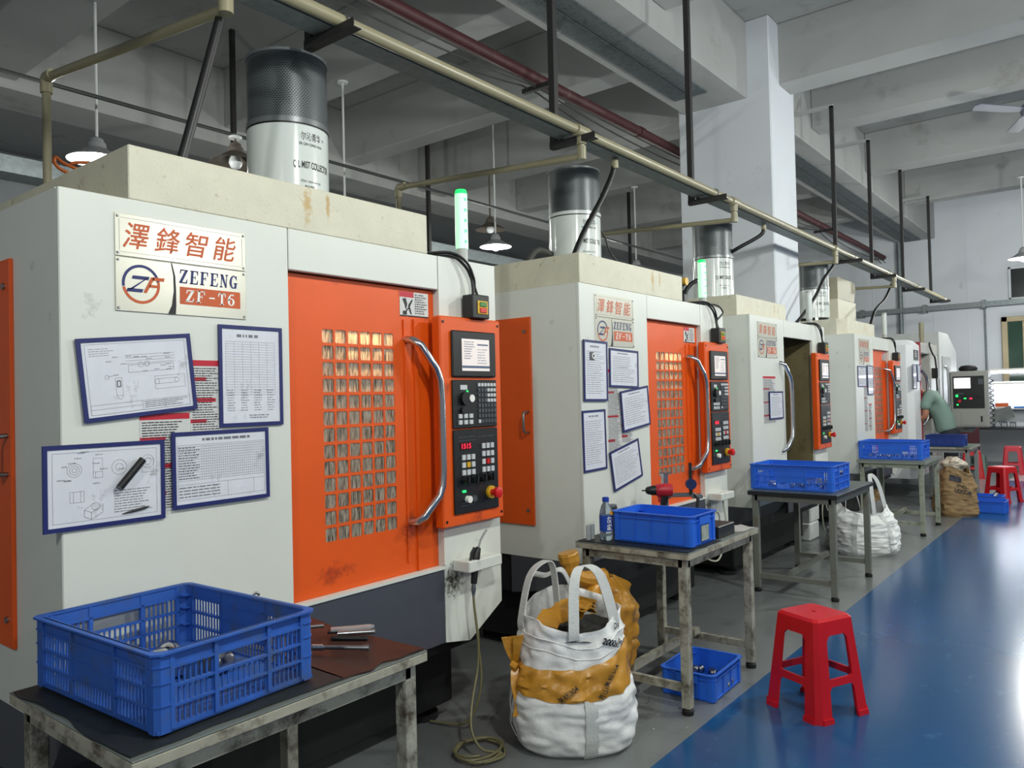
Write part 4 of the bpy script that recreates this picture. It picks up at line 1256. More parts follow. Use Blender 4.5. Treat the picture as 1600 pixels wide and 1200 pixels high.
make_table('nearest work table with a peeling black mat and brown sheet', 0.748, 1.590, 1.595, 2.245, 0.735, TABLE_T, TABLE_E, TABLE_G)
make_table('rusty legged table carrying the bottle and plain blue crate', 3.208, 4.048, 1.565, 2.172, 0.735, TABLE_T, TABLE_E, TABLE_G)
T3E = mat('table_black_edge', (20, 22, 26), 0.5)
T3L = mat('table_grey_legs', (112, 114, 106), 0.55, var=0.08, scale=8, dirt=((96, 84, 58), 0.35, 10))
make_table('black edged table with grey legs behind the red stool', 5.53, 6.50, 1.585, 2.215, 0.735, mat('table_dark_green', (66, 76, 74), 0.4), T3E, T3L)
make_table('paint chipped table before the fourth machine', 8.455, 9.31, 1.585, 2.22, 0.735, TABLE_T, mat('table_green_edge', (128, 134, 122), 0.55, dirt=((90, 84, 66), 0.3, 12)), mat('table_chipped_green', (150, 154, 138), 0.6, var=0.1, scale=12, dirt=((74, 66, 48), 0.45, 12)))
make_table('farthest work table standing behind the brown paper sack', 10.72, 11.48, 1.51, 2.12, 0.735, mat('table_green_top', (70, 92, 80), 0.4), TABLE_E, mat('table_far_legs', (132, 136, 132), 0.5))

# mats on the near table
def wavy_sheet(x0, x1, y0, y1, z, seed, amp=0.006, edge=0.012, n=26, t=0.004, lift=0.0):
    g = G()
    vs, fs = [], []
    for j in range(n + 1):
        for i in range(n + 1):
            u, v = i / n, j / n
            ex = (noise.noise((seed, v * 5, 1.3)) * edge) * (1 if i == n else -1 if i == 0 else 0)
            ey = (noise.noise((seed + 9, u * 5, 2.7)) * edge) * (1 if j == n else -1 if j == 0 else 0)
            zz = z + t + max(0, noise.noise((u * 4 + seed, v * 4, 0.5))) * amp + lift * max(0, v - 0.7) * u
            vs.append((x0 + u * (x1 - x0) + ex, y0 + v * (y1 - y0) + ey, zz))
    N = n + 1
    m = len(vs)
    vs += [(p[0], p[1], p[2] - t) for p in vs]
    for j in range(n):
        for i in range(n):
            a = j * N + i
            fs.append((a, a + 1, a + 1 + N, a + N))
            fs.append((a + m, a + N + m, a + 1 + N + m, a + 1 + m))
    for i in range(n):
        fs.append((i, i + m, i + 1 + m, i + 1))
        a = n * N + i
        fs.append((a, a + 1, a + 1 + m, a + m))
        b = i * N
        fs.append((b, b + N, b + N + m, b + m))
        c = i * N + n
        fs.append((c, c + m, c + N + m, c + N))
    return g.add(vs, fs)


MATB = mat('mat_black', (26, 30, 32), 0.55, var=0.2, scale=8, dirt=((60, 62, 60), 0.18, 20))
MATBR = mat('sheet_brown_leather', (46, 30, 26), 0.42, var=0.15, scale=5, dirt=((44, 30, 26), 0.3, 7))
tag(wavy_sheet(0.755, 1.30, 1.61, 2.235, 0.7352, 3, 0.003, 0.02).build('rubber_mat', MATB, None, 60), 'peeling black rubber mat under the dusty slotted crate', 'mat')
tag(wavy_sheet(1.302, 1.582, 1.605, 2.235, 0.7352, 8, 0.005, 0.02, lift=0.03).build('leather_sheet', MATBR, None, 60), 'brown leather sheet under the loose tools', 'mat')
tag(wavy_sheet(3.22, 3.58, 1.575, 2.165, 0.7352, 5, 0.002, 0.012).build('rubber_mat', MATB, None, 60), 'torn black mat under the bottle and plain crate', 'mat')

# ================================================================== CRATES
def rbox(g, u0, u1, v0, v1, d0, d1, fn):
    vs = [fn(u, v, d) for u in (u0, u1) for v in (v0, v1) for d in (d0, d1)]
    g.add(vs, [(0, 1, 3, 2), (4, 6, 7, 5), (0, 4, 5, 1), (2, 3, 7, 6), (0, 2, 6, 4), (1, 5, 7, 3)])


def crate(label, x, y, z, lx, ly, h, style='basket', m=None, rz=0.0, group='blue plastic crates', sticker=False):
    m = m or BLUE
    t = thing('plastic_crate', label, 'crate', (x, y, z), rz, group)
    hx, hy, th = lx / 2, ly / 2, 0.004
    pw = 0.034
    G().box(-hx + 0.01, hx - 0.01, -hy + 0.01, hy - 0.01, 0.0, 0.006).box(-hx + 0.004, hx - 0.004, -hy + 0.004, hy - 0.004, 0.006, 0.012).build('crate_floor', m, t)
    walls = ((lx, lambda u, v, d: (u, -hy + d, v)), (lx, lambda u, v, d: (-u, hy - d, v)), (ly, lambda u, v, d: (-hx + d, -u, v)), (ly, lambda u, v, d: (hx - d, u, v)))
    for wi, (L, fn) in enumerate(walls):
        g = G()
        a, b = -L / 2 + pw, L / 2 - pw
        if style == 'basket':
            zt = h * 0.80
            rbox(g, a, b, zt, h, 0.006, 0.010, fn)
            rbox(g, a, b, 0.006, 0.016, 0.006, 0.012, fn)
            s1, s2 = a + (b - a) * 0.30, a + (b - a) * 0.70
            for u in (a, s1, s2, b - 0.008):
                rbox(g, u, u + 0.010, 0.01, h - 0.004, 0.0, 0.012, fn)
            rows = [0.016, 0.016 + (zt - 0.016) / 3, 0.016 + 2 * (zt - 0.016) / 3, zt]
            for v in rows[1:]:
                rbox(g, a, b, v - 0.004, v + 0.002, 0.001, 0.012, fn)
            for r in range(3):
                for (p, q, mid) in ((a, s1, 0), (s1, s2, 1), (s2, b, 0)):
                    if mid and wi >= 2 and r >= 1:      # solid name panel on the long ends
                        rbox(g, p, q, rows[r], rows[r + 1], 0.003, 0.010, fn)
                        continue
                    if mid and wi < 2 and r == 2:       # grip hole
                        continue
                    n = max(3, int((q - p - 0.012) / 0.0135))
                    for k in range(n + 1):
                        u = p + 0.010 + (q - p - 0.012) * k / n
                        rbox(g, u - 0.0022, u + 0.0022, rows[r], rows[r + 1], 0.0065, 0.0095, fn)
        else:
            rbox(g, a - 0.004, b + 0.004, 0.006, h, 0.008, 0.012, fn)
            rbox(g, a, b, h - 0.030, h - 0.024, 0.001, 0.009, fn)
            n = max(2, int((b - a) / 0.085))
            for k in range(n + 1):
                u = a + (b - a) * k / n
                rbox(g, u - 0.002, u + 0.002, 0.008, h - 0.004, 0.003, 0.009, fn)
            for k in range(12):
                u = a + (b - a) * (k + 0.5) / 12
                rbox(g, u - 0.0015, u + 0.0015, 0.0, 0.014, 0.004, 0.009, fn)
            rbox(g, a, b, 0.010, 0.014, 0.002, 0.009, fn)
            if wi >= 2 or lx < ly:
                c = (a + b) / 2
                if (wi < 2) == (lx < ly):
                    rbox(g, c - 0.055, c + 0.055, h - 0.05, h - 0.012, -0.004, 0.009, fn)
                    rbox(g, c - 0.055, c - 0.047, 0.012, h - 0.05, -0.002, 0.009, fn)
                    rbox(g, c + 0.047, c + 0.055, 0.012, h - 0.05, -0.002, 0.009, fn)
        g.build('side_wall', m, t)
    for sx in (-1, 1):
        for sy in (-1, 1):
            g = G()
            px = [(sx * (hx - pw), sy * (hy - 0.001)), (sx * (hx - 0.012), sy * (hy - 0.001)), (sx * (hx - 0.001), sy * (hy - 0.012)), (sx * (hx - 0.001), sy * (hy - pw)), (sx * (hx - 0.010), sy * (hy - pw)), (sx * (hx - 0.016), sy * (hy - 0.016)), (sx * (hx - pw), sy * (hy - 0.010))]
            g.prism(px, lambda a, b, d: (a, b, d), 0.004, h - 0.002)
            for v in ((0.35, 0.62, 0.82) if style == 'basket' else (0.8,)):
                g.prism([(sx * (hx - pw), sy * (hy + 0.002)), (sx * (hx - 0.012), sy * (hy + 0.002)), (sx * (hx + 0.002), sy * (hy - 0.012)), (sx * (hx + 0.002), sy * (hy - pw)), (sx * (hx - pw), sy * (hy - pw))], lambda a, b, d: (a, b, d), h * v, h * v + 0.003)
            g.build('corner_post', m, t)
    e, f = 0.007, 0.016
    g = G()
    oo = [(hx + e - f, -hy - e), (hx + e, -hy - e + f), (hx + e, hy + e - f), (hx + e - f, hy + e), (-hx - e + f, hy + e), (-hx - e, hy + e - f), (-hx - e, -hy - e + f), (-hx - e + f, -hy - e)]
    k = 0.013
    ii = [(hx - k - f * .6, -hy + k), (hx - k, -hy + k + f * .6), (hx - k, hy - k - f * .6), (hx - k - f * .6, hy - k), (-hx + k + f * .6, hy - k), (-hx + k, hy - k - f * .6), (-hx + k, -hy + k + f * .6), (-hx + k + f * .6, -hy + k)]
    for q in range(8):
        r = (q + 1) % 8
        g.prism([oo[q], oo[r], ii[r], ii[q]], lambda a, b, d: (a, b, d), h - 0.005, h)
    g.build('rim', m, t)
    if sticker:
        G().box(hx + 0.003, hx + 0.004, -0.03, 0.03, 0.02, h - 0.055).build('sticker', mat('sticker_worn', (150, 158, 150), 0.5, var=0.3, scale=30), t) if lx > ly else G().box(-0.04, 0.04, -hy - 0.004, -hy - 0.003, 0.02, h - 0.055).build('sticker', mat('sticker_worn', (150, 158, 150), 0.5, var=0.3, scale=30), t)
    return t


crate('dusty slotted blue crate on the near table', 1.022, 1.938, 0.7425, 0.425, 0.575, 0.178, 'basket', BLUED, math.radians(2.5))
crate('plain sided blue crate beside the water bottle', 3.435, 1.80, 0.7415, 0.27, 0.42, 0.146, 'solid', BLUE, 0, sticker=True)
crate('small blue crate on the floor under the rusty legged table', 3.60, 1.70, 0.0, 0.36, 0.27, 0.13, 'solid', BLUE, math.radians(2))
crate('slotted blue crate on the black edged table', 5.86, 1.94, 0.7352, 0.42, 0.60, 0.185, 'basket', BLUE)
crate('slotted blue crate on the paint chipped table', 8.82, 1.94, 0.7352, 0.42, 0.60, 0.185, 'basket', BLUE, math.radians(1))
crate('plain sided dark blue crate on the farthest work table', 10.92, 1.80, 0.7352, 0.30, 0.42, 0.14, 'solid', mat('crate_blue_deep', (20, 54, 132), 0.45))
crate('front one of two blue crates on the floor beside the paper sack', 10.55, 1.34, 0.0015, 0.30, 0.40, 0.139, 'solid', BLUE, 0)
crate('rear one of two blue floor crates, a blade resting across it', 11.0, 1.42, 0.0015, 0.30, 0.40, 0.139, 'solid', BLUE, 0)

# metal parts in the crates
CHROMEP = mat('polished_parts', (190, 188, 184), 0.18, metal=1.0, var=0.1, scale=20)
for k, (dx, dy, a) in enumerate(((1.00, 1.99, 20), (1.03, 1.95, 40), (1.06, 1.91, 30), (1.10, 1.87, 10), (1.05, 2.03, 60), (1.12, 1.95, 0))):
    pr = [(0.030, -0.03), (0.034, -0.02), (0.034, 0.02), (0.030, 0.03), (0.024, 0.03), (0.024, -0.02)]
    o = G().lathe(pr, 20).xf(Matrix.Translation((dx, dy, 0.7545 + 0.034)) @ Matrix.Rotation(math.radians(a), 4, 'Z') @ Matrix.Rotation(PI / 2, 4, 'Y')).build('turned_part', CHROMEP, None, 40)
    tag(o, 'polished turned metal part lying in the dusty slotted crate', 'metal part', 'turned parts in the dusty crate')
rnd = random.Random(3)
for (cx, cy, sx, sy, z, n, lb, grp) in ((3.60, 1.70, 0.30, 0.21, 0.0125, 26, 'small dark metal part in the floor crate under the table', 'parts in the small floor crate'), (5.86, 1.94, 0.34, 0.52, 0.748, 30, 'small metal part in the crate on the black edged table', 'parts in the black edged table crate'), (8.82, 1.955, 0.32, 0.50, 0.748, 18, 'small metal part in the crate on the paint chipped table', 'parts in the paint chipped table crate')):
    pm = G().lathe([(0.014, 0), (0.017, 0.004), (0.017, 0.026), (0.010, 0.03)], 10).mesh('metal_part', CHROMEP if cy > 1.75 else STEEL, 40)
    for k in range(n):
        o = put('metal_part', pm, None, (cx + rnd.uniform(-.5, .5) * sx, cy + rnd.uniform(-.5, .5) * sy, z + 0.018), (PI / 2 + rnd.uniform(-.3, .3), rnd.uniform(-.3, .3), rnd.uniform(0, 6)))
        tag(o, lb, 'metal part', grp)
tag(G().prism([(0, 0), (0.34, 0.02), (0.36, 0.05), (0, 0.035)], lambda a, b, d: (a, b, d), 0, 0.006).xf(Matrix.Translation((10.88, 1.28, 0.142))).build('steel_blade', STEEL, None), 'steel blade resting across the rear floor crate', 'blade')

# ================================================================== LOOSE THINGS ON TABLES
zt1 = 0.7465
def rod_tool(label, name, p, q, r, m, extra=None, cat='tool'):
    t = thing(name, label, cat, p)
    P, Q = Vector(p), Vector(q)
    G().tube([Vector((0, 0, 0)), Q - P], r, 12).build('shaft', m, t, 40)
    if extra:
        for (f0, f1, rr, mm, nm) in extra:
            G().tube([(Q - P) * f0, (Q - P) * f1], rr, 14).build(nm, mm, t, 40)
    return t


rod_tool('long steel bar tool with a black knurled grip on the brown sheet', 'wrench_bar', (1.375, 1.84, zt1 + 0.010), (1.465, 1.70, zt1 + 0.010), 0.006, STEEL, ((0.0, 0.2, 0.009, CHROME, 'socket'), (0.9, 1.0, 0.008, STEEL, 'tip')))
rod_tool('black threaded tap lying beside the steel bar tool', 'tap', (1.46, 1.86, zt1 + 0.010), (1.52, 1.77, zt1 + 0.010), 0.008, BLACK, ((0.0, 0.3, 0.006, STEEL, 'shank'),))
rod_tool('chrome tool holder with a pointed bit beside the dusty crate', 'tool_holder', (1.42, 2.02, zt1 + 0.021), (1.505, 1.955, zt1 + 0.021), 0.006, STEEL, ((0.0, 0.35, 0.020, CHROME, 'flange'), (0.35, 0.6, 0.015, STEEL, 'collet')))
rod_tool('chrome socket lying farthest back on the brown sheet', 'socket', (1.42, 2.10, zt1 + 0.016), (1.50, 2.06, zt1 + 0.016), 0.011, CHROME, ((0.6, 1.0, 0.015, CHROME, 'head'),))
rod_tool('steel bent lever lying before the folding knife', 'lever', (1.50, 1.88, zt1 + 0.010), (1.575, 1.80, zt1 + 0.012), 0.008, CHROME)
kn = thing('folding_knife', 'grey and black handled folding knife on the brown sheet', 'knife', (1.545, 1.875, zt1 + 0.008), math.radians(-40))
G().prism([(-0.06, -0.012), (0.0, -0.018), (0.055, -0.014), (0.07, 0.0), (0.055, 0.014), (0.0, 0.012), (-0.06, 0.012)], lambda a, b, d: (a, b, d), 0.006, 0.013).build('blade_cover', mat('knife_grey', (176, 178, 180), 0.35, metal=0.4), kn)
G().prism([(-0.07, -0.014), (0.0, -0.02), (0.03, -0.016), (0.03, 0.014), (-0.07, 0.016)], lambda a, b, d: (a, b, d), 0, 0.0065).build('grip', BLACK, kn)

# water bottle
PETM = mat('bottle_clear', (214, 230, 242), 0.06, var=0, trans=0.85)
bt = thing('water_bottle', 'clear drink bottle with blue cap and label', 'bottle', (3.308, 2.052, 0.7395), math.radians(-118))
G().lathe([(0.026, 0.0), (0.032, 0.006), (0.033, 0.03), (0.030, 0.036), (0.033, 0.042), (0.033, 0.125), (0.031, 0.14), (0.024, 0.165), (0.0135, 0.185), (0.0135, 0.19)], 28).build('bottle_body', PETM, bt, 50)
G().lathe([(0.0338, 0.045), (0.0338, 0.122)], 28, cap=False).build('label_wrap', mat('bottle_label_blue', (20, 66, 168), 0.35, var=0.08), bt, 50)
G().lathe([(0.017, 0.188), (0.017, 0.208), (0.014, 0.211)], 24).build('cap', mat('bottle_cap_blue', (24, 60, 160), 0.4), bt, 40)
me = text_mesh('脉动', 0.070, 0.030, PRINT_W, 0, 0.02).copy()
for v in me.vertices:
    a = -(v.co.y - 0.015) / 0.0345
    v.co = (0.0345 * math.cos(a), 0.0345 * math.sin(a), 0.049 + v.co.x)
put('lettering', me, bt)
G().cyl((0.0335, 0.012, 0.135), (0.0325, 0.012, 0.135), 0.010, n=14).build('orange_mark', mat('fruit_orange', (230, 160, 50), 0.4), bt)
# small things behind the crate
t = thing('ribbed_box', 'small black ribbed box standing behind the water bottle', 'box', (3.44, 2.10, 0.7395))
G().box(-0.03, 0.03, -0.018, 0.018, 0, 0.155, 0.006).build('body', KEYD, t)
for k in range(6):
    G().box(-0.026, 0.026, -0.0205, -0.018, 0.085 + k * 0.01, 0.089 + k * 0.01).build('rib', BLACK, t)
for dx, lb in ((0.0, 'clear glass tube standing at the table corner'), (0.035, 'second clear glass tube behind the water bottle')):
    tag(G().lathe([(0.012, 0), (0.012, 0.07), (0.010, 0.07), (0.010, 0.004)], 16, cap=False).xf(Matrix.Translation((3.25 + dx, 2.12, 0.742))).build('glass_tube', mat('glass_tube', (190, 196, 196), 0.15, metal=0.3), None, 40), lb, 'tube')
# cordless drill, nose to the machine corner
d = thing('cordless_drill', 'red and black cordless drill standing behind the plain crate', 'drill', (3.83, 2.02, 0.7352), math.radians(-51.5 + 180))
REDT = mat('drill_red', (176, 26, 44), 0.4)
G().box(-0.055, 0.04, -0.036, 0.036, 0.0, 0.055, 0.008).build('battery', BLACK, d)
G().tube([(0.0, 0, 0.055), (-0.01, 0, 0.11), (-0.02, 0, 0.165)], [0.020, 0.018, 0.024], 14).build('grip', BLACK, d, 50)
G().tube([(-0.062, 0, 0.195), (-0.058, 0, 0.195), (-0.03, 0, 0.195), (0.02, 0, 0.195), (0.03, 0, 0.195)], [0.026, 0.034, 0.037, 0.035, 0.028], 18).build('motor_housing', REDT, d, 50)
G().tube([(0.025, 0, 0.195), (0.05, 0, 0.195), (0.075, 0, 0.195), (0.085, 0, 0.195)], [0.028, 0.026, 0.020, 0.012], 16).cyl((0.085, 0, 0.195), (0.105, 0, 0.195), 0.004, n=8).build('chuck', BLACK, d, 50)
G().box(0.0, 0.018, -0.008, 0.008, 0.13, 0.16, 0.003).build('trigger', REDT, d)
# chrome clamp stand with a dial arm
s = thing('clamp_stand', 'chrome clamp stand with black dial arm on the second table', 'stand', (3.99, 2.08, 0.7352), math.radians(-51.5))
G().cyl((0, 0, 0), (0, 0, 0.27), 0.019, n=20).build('post', CHROME, s, 40)
G().cyl((0, 0, 0.27), (0, 0, 0.276), 0.034, n=20).build('top_flange', STEEL, s, 40)
G().cyl((0, 0, 0.0), (0, 0, 0.012), 0.045, n=20).build('foot', STEEL, s, 40)
G().box(-0.03, 0.03, -0.026, 0.026, 0.13, 0.16, 0.004).box(0.03, 0.17, -0.012, 0.012, 0.135, 0.158, 0.004).box(0.15, 0.21, -0.02, 0.02, 0.125, 0.15, 0.004).build('clamp_arm', STEEL, s)
G().tube([(0.17, -0.03, 0.06), (0.18, -0.03, 0.13), (0.16, -0.02, 0.15)], 0.010, 10).tube([(0.14, -0.03, 0.15), (0.14, -0.03, 0.33)], 0.009, 10).build('dial_arm', BLACK, s, 40)
G().cyl((0.14, -0.05, 0.21), (0.14, -0.02, 0.21), 0.030, n=20).build('dial', mat('dial_navy', (24, 40, 84), 0.35), s, 40)
tag(G().box(3.615, 3.815, 1.60, 1.72, 0.7352, 0.795, 0.003).build('black_block', mat('block_black', (24, 24, 26), 0.4), None), 'flat black box on the rusty legged table edge', 'box')
tag(wavy_sheet(3.86, 4.035, 1.58, 1.80, 0.7352, 12, 0.010, 0.012, 14, 0.001).build('paper_sheet', mat('paper_grey', (170, 170, 166), 0.5, var=0.15, scale=20), None, 60), 'crumpled grey paper at the end of the rusty legged table', 'paper')

# air gun and its hose at the near machine
ag = thing('air_gun', 'black air gun with a clear hose on the near machine bracket', 'air gun', (2.46, FY - 0.075, 0.775))
G().tube([(0.012, 0, -0.02), (0.0, 0, -0.10)], [0.017, 0.013], 12).build('grip', BLACK, ag, 50)
G().tube([(0.012, 0, -0.03), (0.018, 0, 0.02), (0.035, 0, 0.045)], [0.017, 0.019, 0.011], 12).build('valve_body', BLACK, ag, 50)
G().tube(smooth_path([(0.035, 0, 0.045), (0.05, 0, 0.075), (0.075, -0.004, 0.105), (0.085, -0.004, 0.112)]), 0.004, 8).build('nozzle', STEEL, ag, 50)
G().tube([(0.008, 0, 0.05), (-0.012, 0, 0.03), (-0.022, 0, -0.02)], 0.005, 8).build('trigger', BLACK, ag, 50)
G().tube([(0.0, 0, -0.10), (-0.003, 0, -0.125), (-0.004, 0, -0.15)], [0.008, 0.011, 0.006], 10).build('connector', STEEL, ag, 50)
hp = [(-0.004, 0, -0.145), (0.0, 0.0, -0.20), (0.012, 0.0, -0.28), (0.022, 0.0, -0.37), (0.010, 0.0, -0.47), (-0.05, -0.02, -0.58), (-0.09, -0.05, -0.67), (-0.085, -0.10, -0.735), (-0.02, -0.15, -0.762)]
for k in range(26):
    a = -2.2 + k * 0.75
    rr = 0.115 - 0.0008 * k + 0.012 * math.sin(k * 1.7)
    hp.append((-0.055 + rr * math.cos(a), -0.055 + rr * 0.9 * math.sin(a), -0.764 + 0.0006 * k))
G().tube(smooth_path(hp, 6), 0.0055, 8).build('hose', COILH, ag, 60)
tag(G().tube(smooth_path([(1.440, FY + 0.002, 0.815), (1.440, FY - 0.02, 0.825), (1.447, FY - 0.025, 0.838), (1.456, FY - 0.03, 0.840), (1.462, FY - 0.03, 0.832)]), 0.005, 8).build('hook', CHROME, None, 60), 'small bent chrome hook on the near machine above the crate', 'hook')
# wiry extra loop that hangs below the control column
tag(G().tube(smooth_path([(2.60, 2.29, 0.43), (2.58, 2.27, 0.36), (2.57, 2.25, 0.24), (2.56, 2.27, 0.12), (2.54, 2.33, 0.03), (2.50, 2.5, 0.012)]), 0.0055, 8).build('air_hose', COILH, None, 60), 'loose clear hose hanging below the near control column', 'hose')
g = G()
cp = []
for i in range(200):
    s_ = i / 199
    ang = s_ * 2 * PI * 26
    base = Vector((2.765 + 0.16 * s_, 2.52, 0.64 - 1.15 * s_ + 1.25 * s_ * s_))
    cp.append(base + Vector((0.018 * math.cos(ang), 0.018 * math.sin(ang), 0)))
tag(g.tube(cp, 0.006, 6).build('spiral_cord', CABLE, None, 60), 'black spiral cord hanging between the first two machines', 'cord')
for pts, lb in (([(5.06, 2.2, 0.72), (5.10, 2.2, 0.55), (5.05, 2.2, 0.42), (4.90, 2.18, 0.34), (4.74, 2.2, 0.40), (4.72, 2.2, 0.55), (4.84, 2.2, 0.66), (4.98, 2.2, 0.64), (5.02, 2.22, 0.50), (4.88, 2.24, 0.38), (4.6, 2.26, 0.36)], 'clear hose loop hanging behind the rusty legged table'),
                ([(7.42, 2.2, 0.72), (7.30, 2.2, 0.55), (7.22, 2.2, 0.35), (7.30, 2.2, 0.15), (7.5, 2.2, 0.04), (7.58, 2.22, 0.2), (7.52, 2.2, 0.5), (7.38, 2.2, 0.62), (7.34, 2.2, 0.42), (7.4, 2.2, 0.35)], 'clear hose loop hanging behind the grey table legs')):
    tag(G().tube(smooth_path(pts), 0.006, 8).build('air_hose', mat('hose_white_clear', (178, 178, 160), 0.3), None, 60), lb, 'hose')

# ================================================================== STOOLS
def stool(label, x, y, h, a_top, a_bot, rz, m=None, z0=0.0015):
    m = m or RED
    t = thing('plastic_stool', label, 'stool', (x, y, z0), rz, 'plastic stools')
    hw = lambda z: a_bot + (a_top - a_bot) * (z / h)
    th = 0.010
    E = 0.86
    L = 0.50
    for i in range(4):
        R = Matrix.Rotation(i * PI / 2, 4, 'Z')
        fn = lambda s, z, d: R @ Vector((s * hw(z), -(hw(z) - d), z))
        fz = lambda s, z, d: R @ Vector((s * hw(z), -(hw(z) + d), z))
        zc0, zc1, zo = 0.30 * h, 0.42 * h, 0.83 * h
        ap = G().prism([(-L, zo), (-L + 0.14, zo), (-L + 0.0, zo - 0.05 * h)], fn, 0, th).prism([(L, zo), (L - 0.14, zo), (L, zo - 0.05 * h)], fn, 0, th)
        ap.prism([(-E, h - 0.012), (E, h - 0.012), (E, zo), (-E, zo)], fn, 0, th)
        ap.build('apron', m, t)
        cb = G().prism([(-L, zc0 + 0.0), (-L + 0.10, zc0 + 0.035 * h), (L - 0.10, zc0 + 0.035 * h), (L, zc0), (L, zc1), (L - 0.08, zc1 - 0.012 * h), (-L + 0.08, zc1 - 0.012 * h), (-L, zc1)], fn, 0, th)
        cb.build('stretcher', m, t)
        # corner leg: strip on this side, strip on the next side, chamfer between
        R2 = Matrix.Rotation((i + 1) * PI / 2, 4, 'Z')
        fn2 = lambda s, z, d: R2 @ Vector((s * hw(z), -(hw(z) - d), z))
        lg = G().prism([(L, 0), (E, 0), (E, zo), (L, zo)], fn, 0, th).prism([(-E, 0), (-L, 0), (-L, zo), (-E, zo)], fn2, 0, th)
        q = [fn(E, 0, 0), fn2(-E, 0, 0), fn2(-E, h - 0.012, 0), fn(E, h - 0.012, 0)]
        q2 = [fn(E, 0, th), fn2(-E, 0, th), fn2(-E, h - 0.012, th), fn(E, h - 0.012, th)]
        lg.add(q + q2, [(0, 1, 2, 3), (4, 5, 6, 7), (0, 1, 5, 4), (2, 3, 7, 6)])
        lip = 0.008
        lg.prism([(L - 0.02, 0), (E, 0), (E, 0.022), (L - 0.02, 0.022)], fz, 0, lip).prism([(-E, 0), (-L + 0.02, 0), (-L + 0.02, 0.022), (-E, 0.022)], fz if False else (lambda s, z, d: R2 @ Vector((s * hw(z), -(hw(z) + d), z))), 0, lip)
        lg.build('leg', m, t)
    w = a_top
    oct1 = [(-E * w, -w), (E * w, -w), (w, -E * w), (w, E * w), (E * w, w), (-E * w, w), (-w, E * w), (-w, -E * w)]
    g = G()
    k = 0.90
    hole = [(0.010 * math.cos(j * PI / 4 + PI / 8), 0.010 * math.sin(j * PI / 4 + PI / 8)) for j in range(8)]
    hole = [hole[(j + 4) % 8] for j in range(8)]
    vs = [(a, b, h - 0.012) for a, b in oct1] + [(a * k, b * k, h) for a, b in oct1]
    hv = []
    for a, b in oct1:
        r = math.hypot(a, b)
        hv.append((a / r * 0.011, b / r * 0.011, h))
    hv2 = [(a, b, h - 0.010) for a, b, c in hv]
    vs += hv + hv2
    fs = []
    for j in range(8):
        l = (j + 1) % 8
        fs += [(j, l, 8 + l, 8 + j), (8 + j, 8 + l, 16 + l, 16 + j), (16 + j, 16 + l, 24 + l, 24 + j), (24 + j, 24 + l, l, j)]
    g.add(vs, fs)
    g.build('seat', m, t)
    return t


stool('red plastic stool standing alone on the blue floor in front', 3.664, 1.169, 0.437, 0.118, 0.163, math.radians(-25))
stool('red plastic stool beside the blue floor crates', 11.62, 1.30, 0.44, 0.118, 0.163, math.radians(-30))
stool('faded red stool at the far bench, at the picture edge', 15.3, 1.55, 0.46, 0.12, 0.165, math.radians(5), mat('stool_red_faded', (190, 34, 52), 0.4), 0.001)
stool('red stool half hidden behind the farthest work table', 14.4, 2.02, 0.44, 0.12, 0.165, math.radians(10), RED, 0.0)
stool('low grey green stool under the far bench', 15.9, 2.15, 0.26, 0.13, 0.15, math.radians(0), mat('stool_grey_green', (128, 152, 144), 0.45), 0.0)

# ================================================================== WOVEN BAGS
BAGW = mat('woven_bag_white', (234, 235, 234), 0.6, var=0.04, scale=14, dirt=((200, 200, 196), 0.22, 9), bump=0.25, bscale=45)
BAGY = mat('tan_plastic_wrap', (196, 140, 48), 0.32, var=0.14, scale=7, dirt=((150, 98, 34), 0.3, 9), bump=0.3, bscale=18)
BAGIN = mat('bag_contents_dark', (46, 44, 42), 0.6, var=0.4, scale=30)


def bag_body(prof, sq, seed, rim, nth=110, wr=0.018, fold=0.009):
    """Soft bag wall: prof(z01)->radius, sq squareness, rim(theta)->rim height; returns mesh builder and surface function."""
    def surf(th, v):
        H = rim(th)
        c, s = math.cos(th), math.sin(th)
        n = 2 + sq * 3
        k = (abs(c) ** n + abs(s) ** n) ** (-1.0 / n)
        r = prof(v) * (1 + (k - 1) * 0.8)
        w = noise.noise((c * 2.2 + seed, s * 2.2, v * 3.2)) * wr + noise.noise((c * 5 + seed, s * 5, v * 8.0)) * wr * 0.6
        w += abs(noise.noise((c * 3.0 + seed * 2, s * 3.0, v * 14.0))) * fold * 2 - fold
        w *= min(1.0, v * 6 + 0.35)
        return Vector(((r + w) * c, (r + w) * s, v * H))
    g = G()
    nv = 56
    vs = [surf(2 * PI * i / nth, j / nv) for j in range(nv + 1) for i in range(nth)]
    fs = [(j * nth + i, j * nth + (i + 1) % nth, (j + 1) * nth + (i + 1) % nth, (j + 1) * nth + i) for j in range(nv) for i in range(nth)]
    fs.append(tuple(range(nth)))
    # inner wall near the rim
    m = len(vs)
    for j in range(6):
        for i in range(nth):
            p = surf(2 * PI * i / nth, 1 - j * 0.05)
            q = Vector((p.x, p.y, 0))
            vs.append(p - q.normalized() * 0.004)
    for j in range(5):
        for i in range(nth):
            fs.append((m + j * nth + i, m + j * nth + (i + 1) % nth, m + (j + 1) * nth + (i + 1) % nth, m + (j + 1) * nth + i))
    for i in range(nth):
        fs.append((nv * nth + i, nv * nth + (i + 1) % nth, m + (i + 1) % nth, m + i))
    g.add(vs, fs)
    return g, surf


def interp(tab):
    def f(v):
        for (a, b), (c, d) in zip(tab, tab[1:]):
            if v <= c:
                t = (v - a) / (c - a)
                t = t * t * (3 - 2 * t)
                return b + (d - b) * t
        return tab[-1][1]
    return f


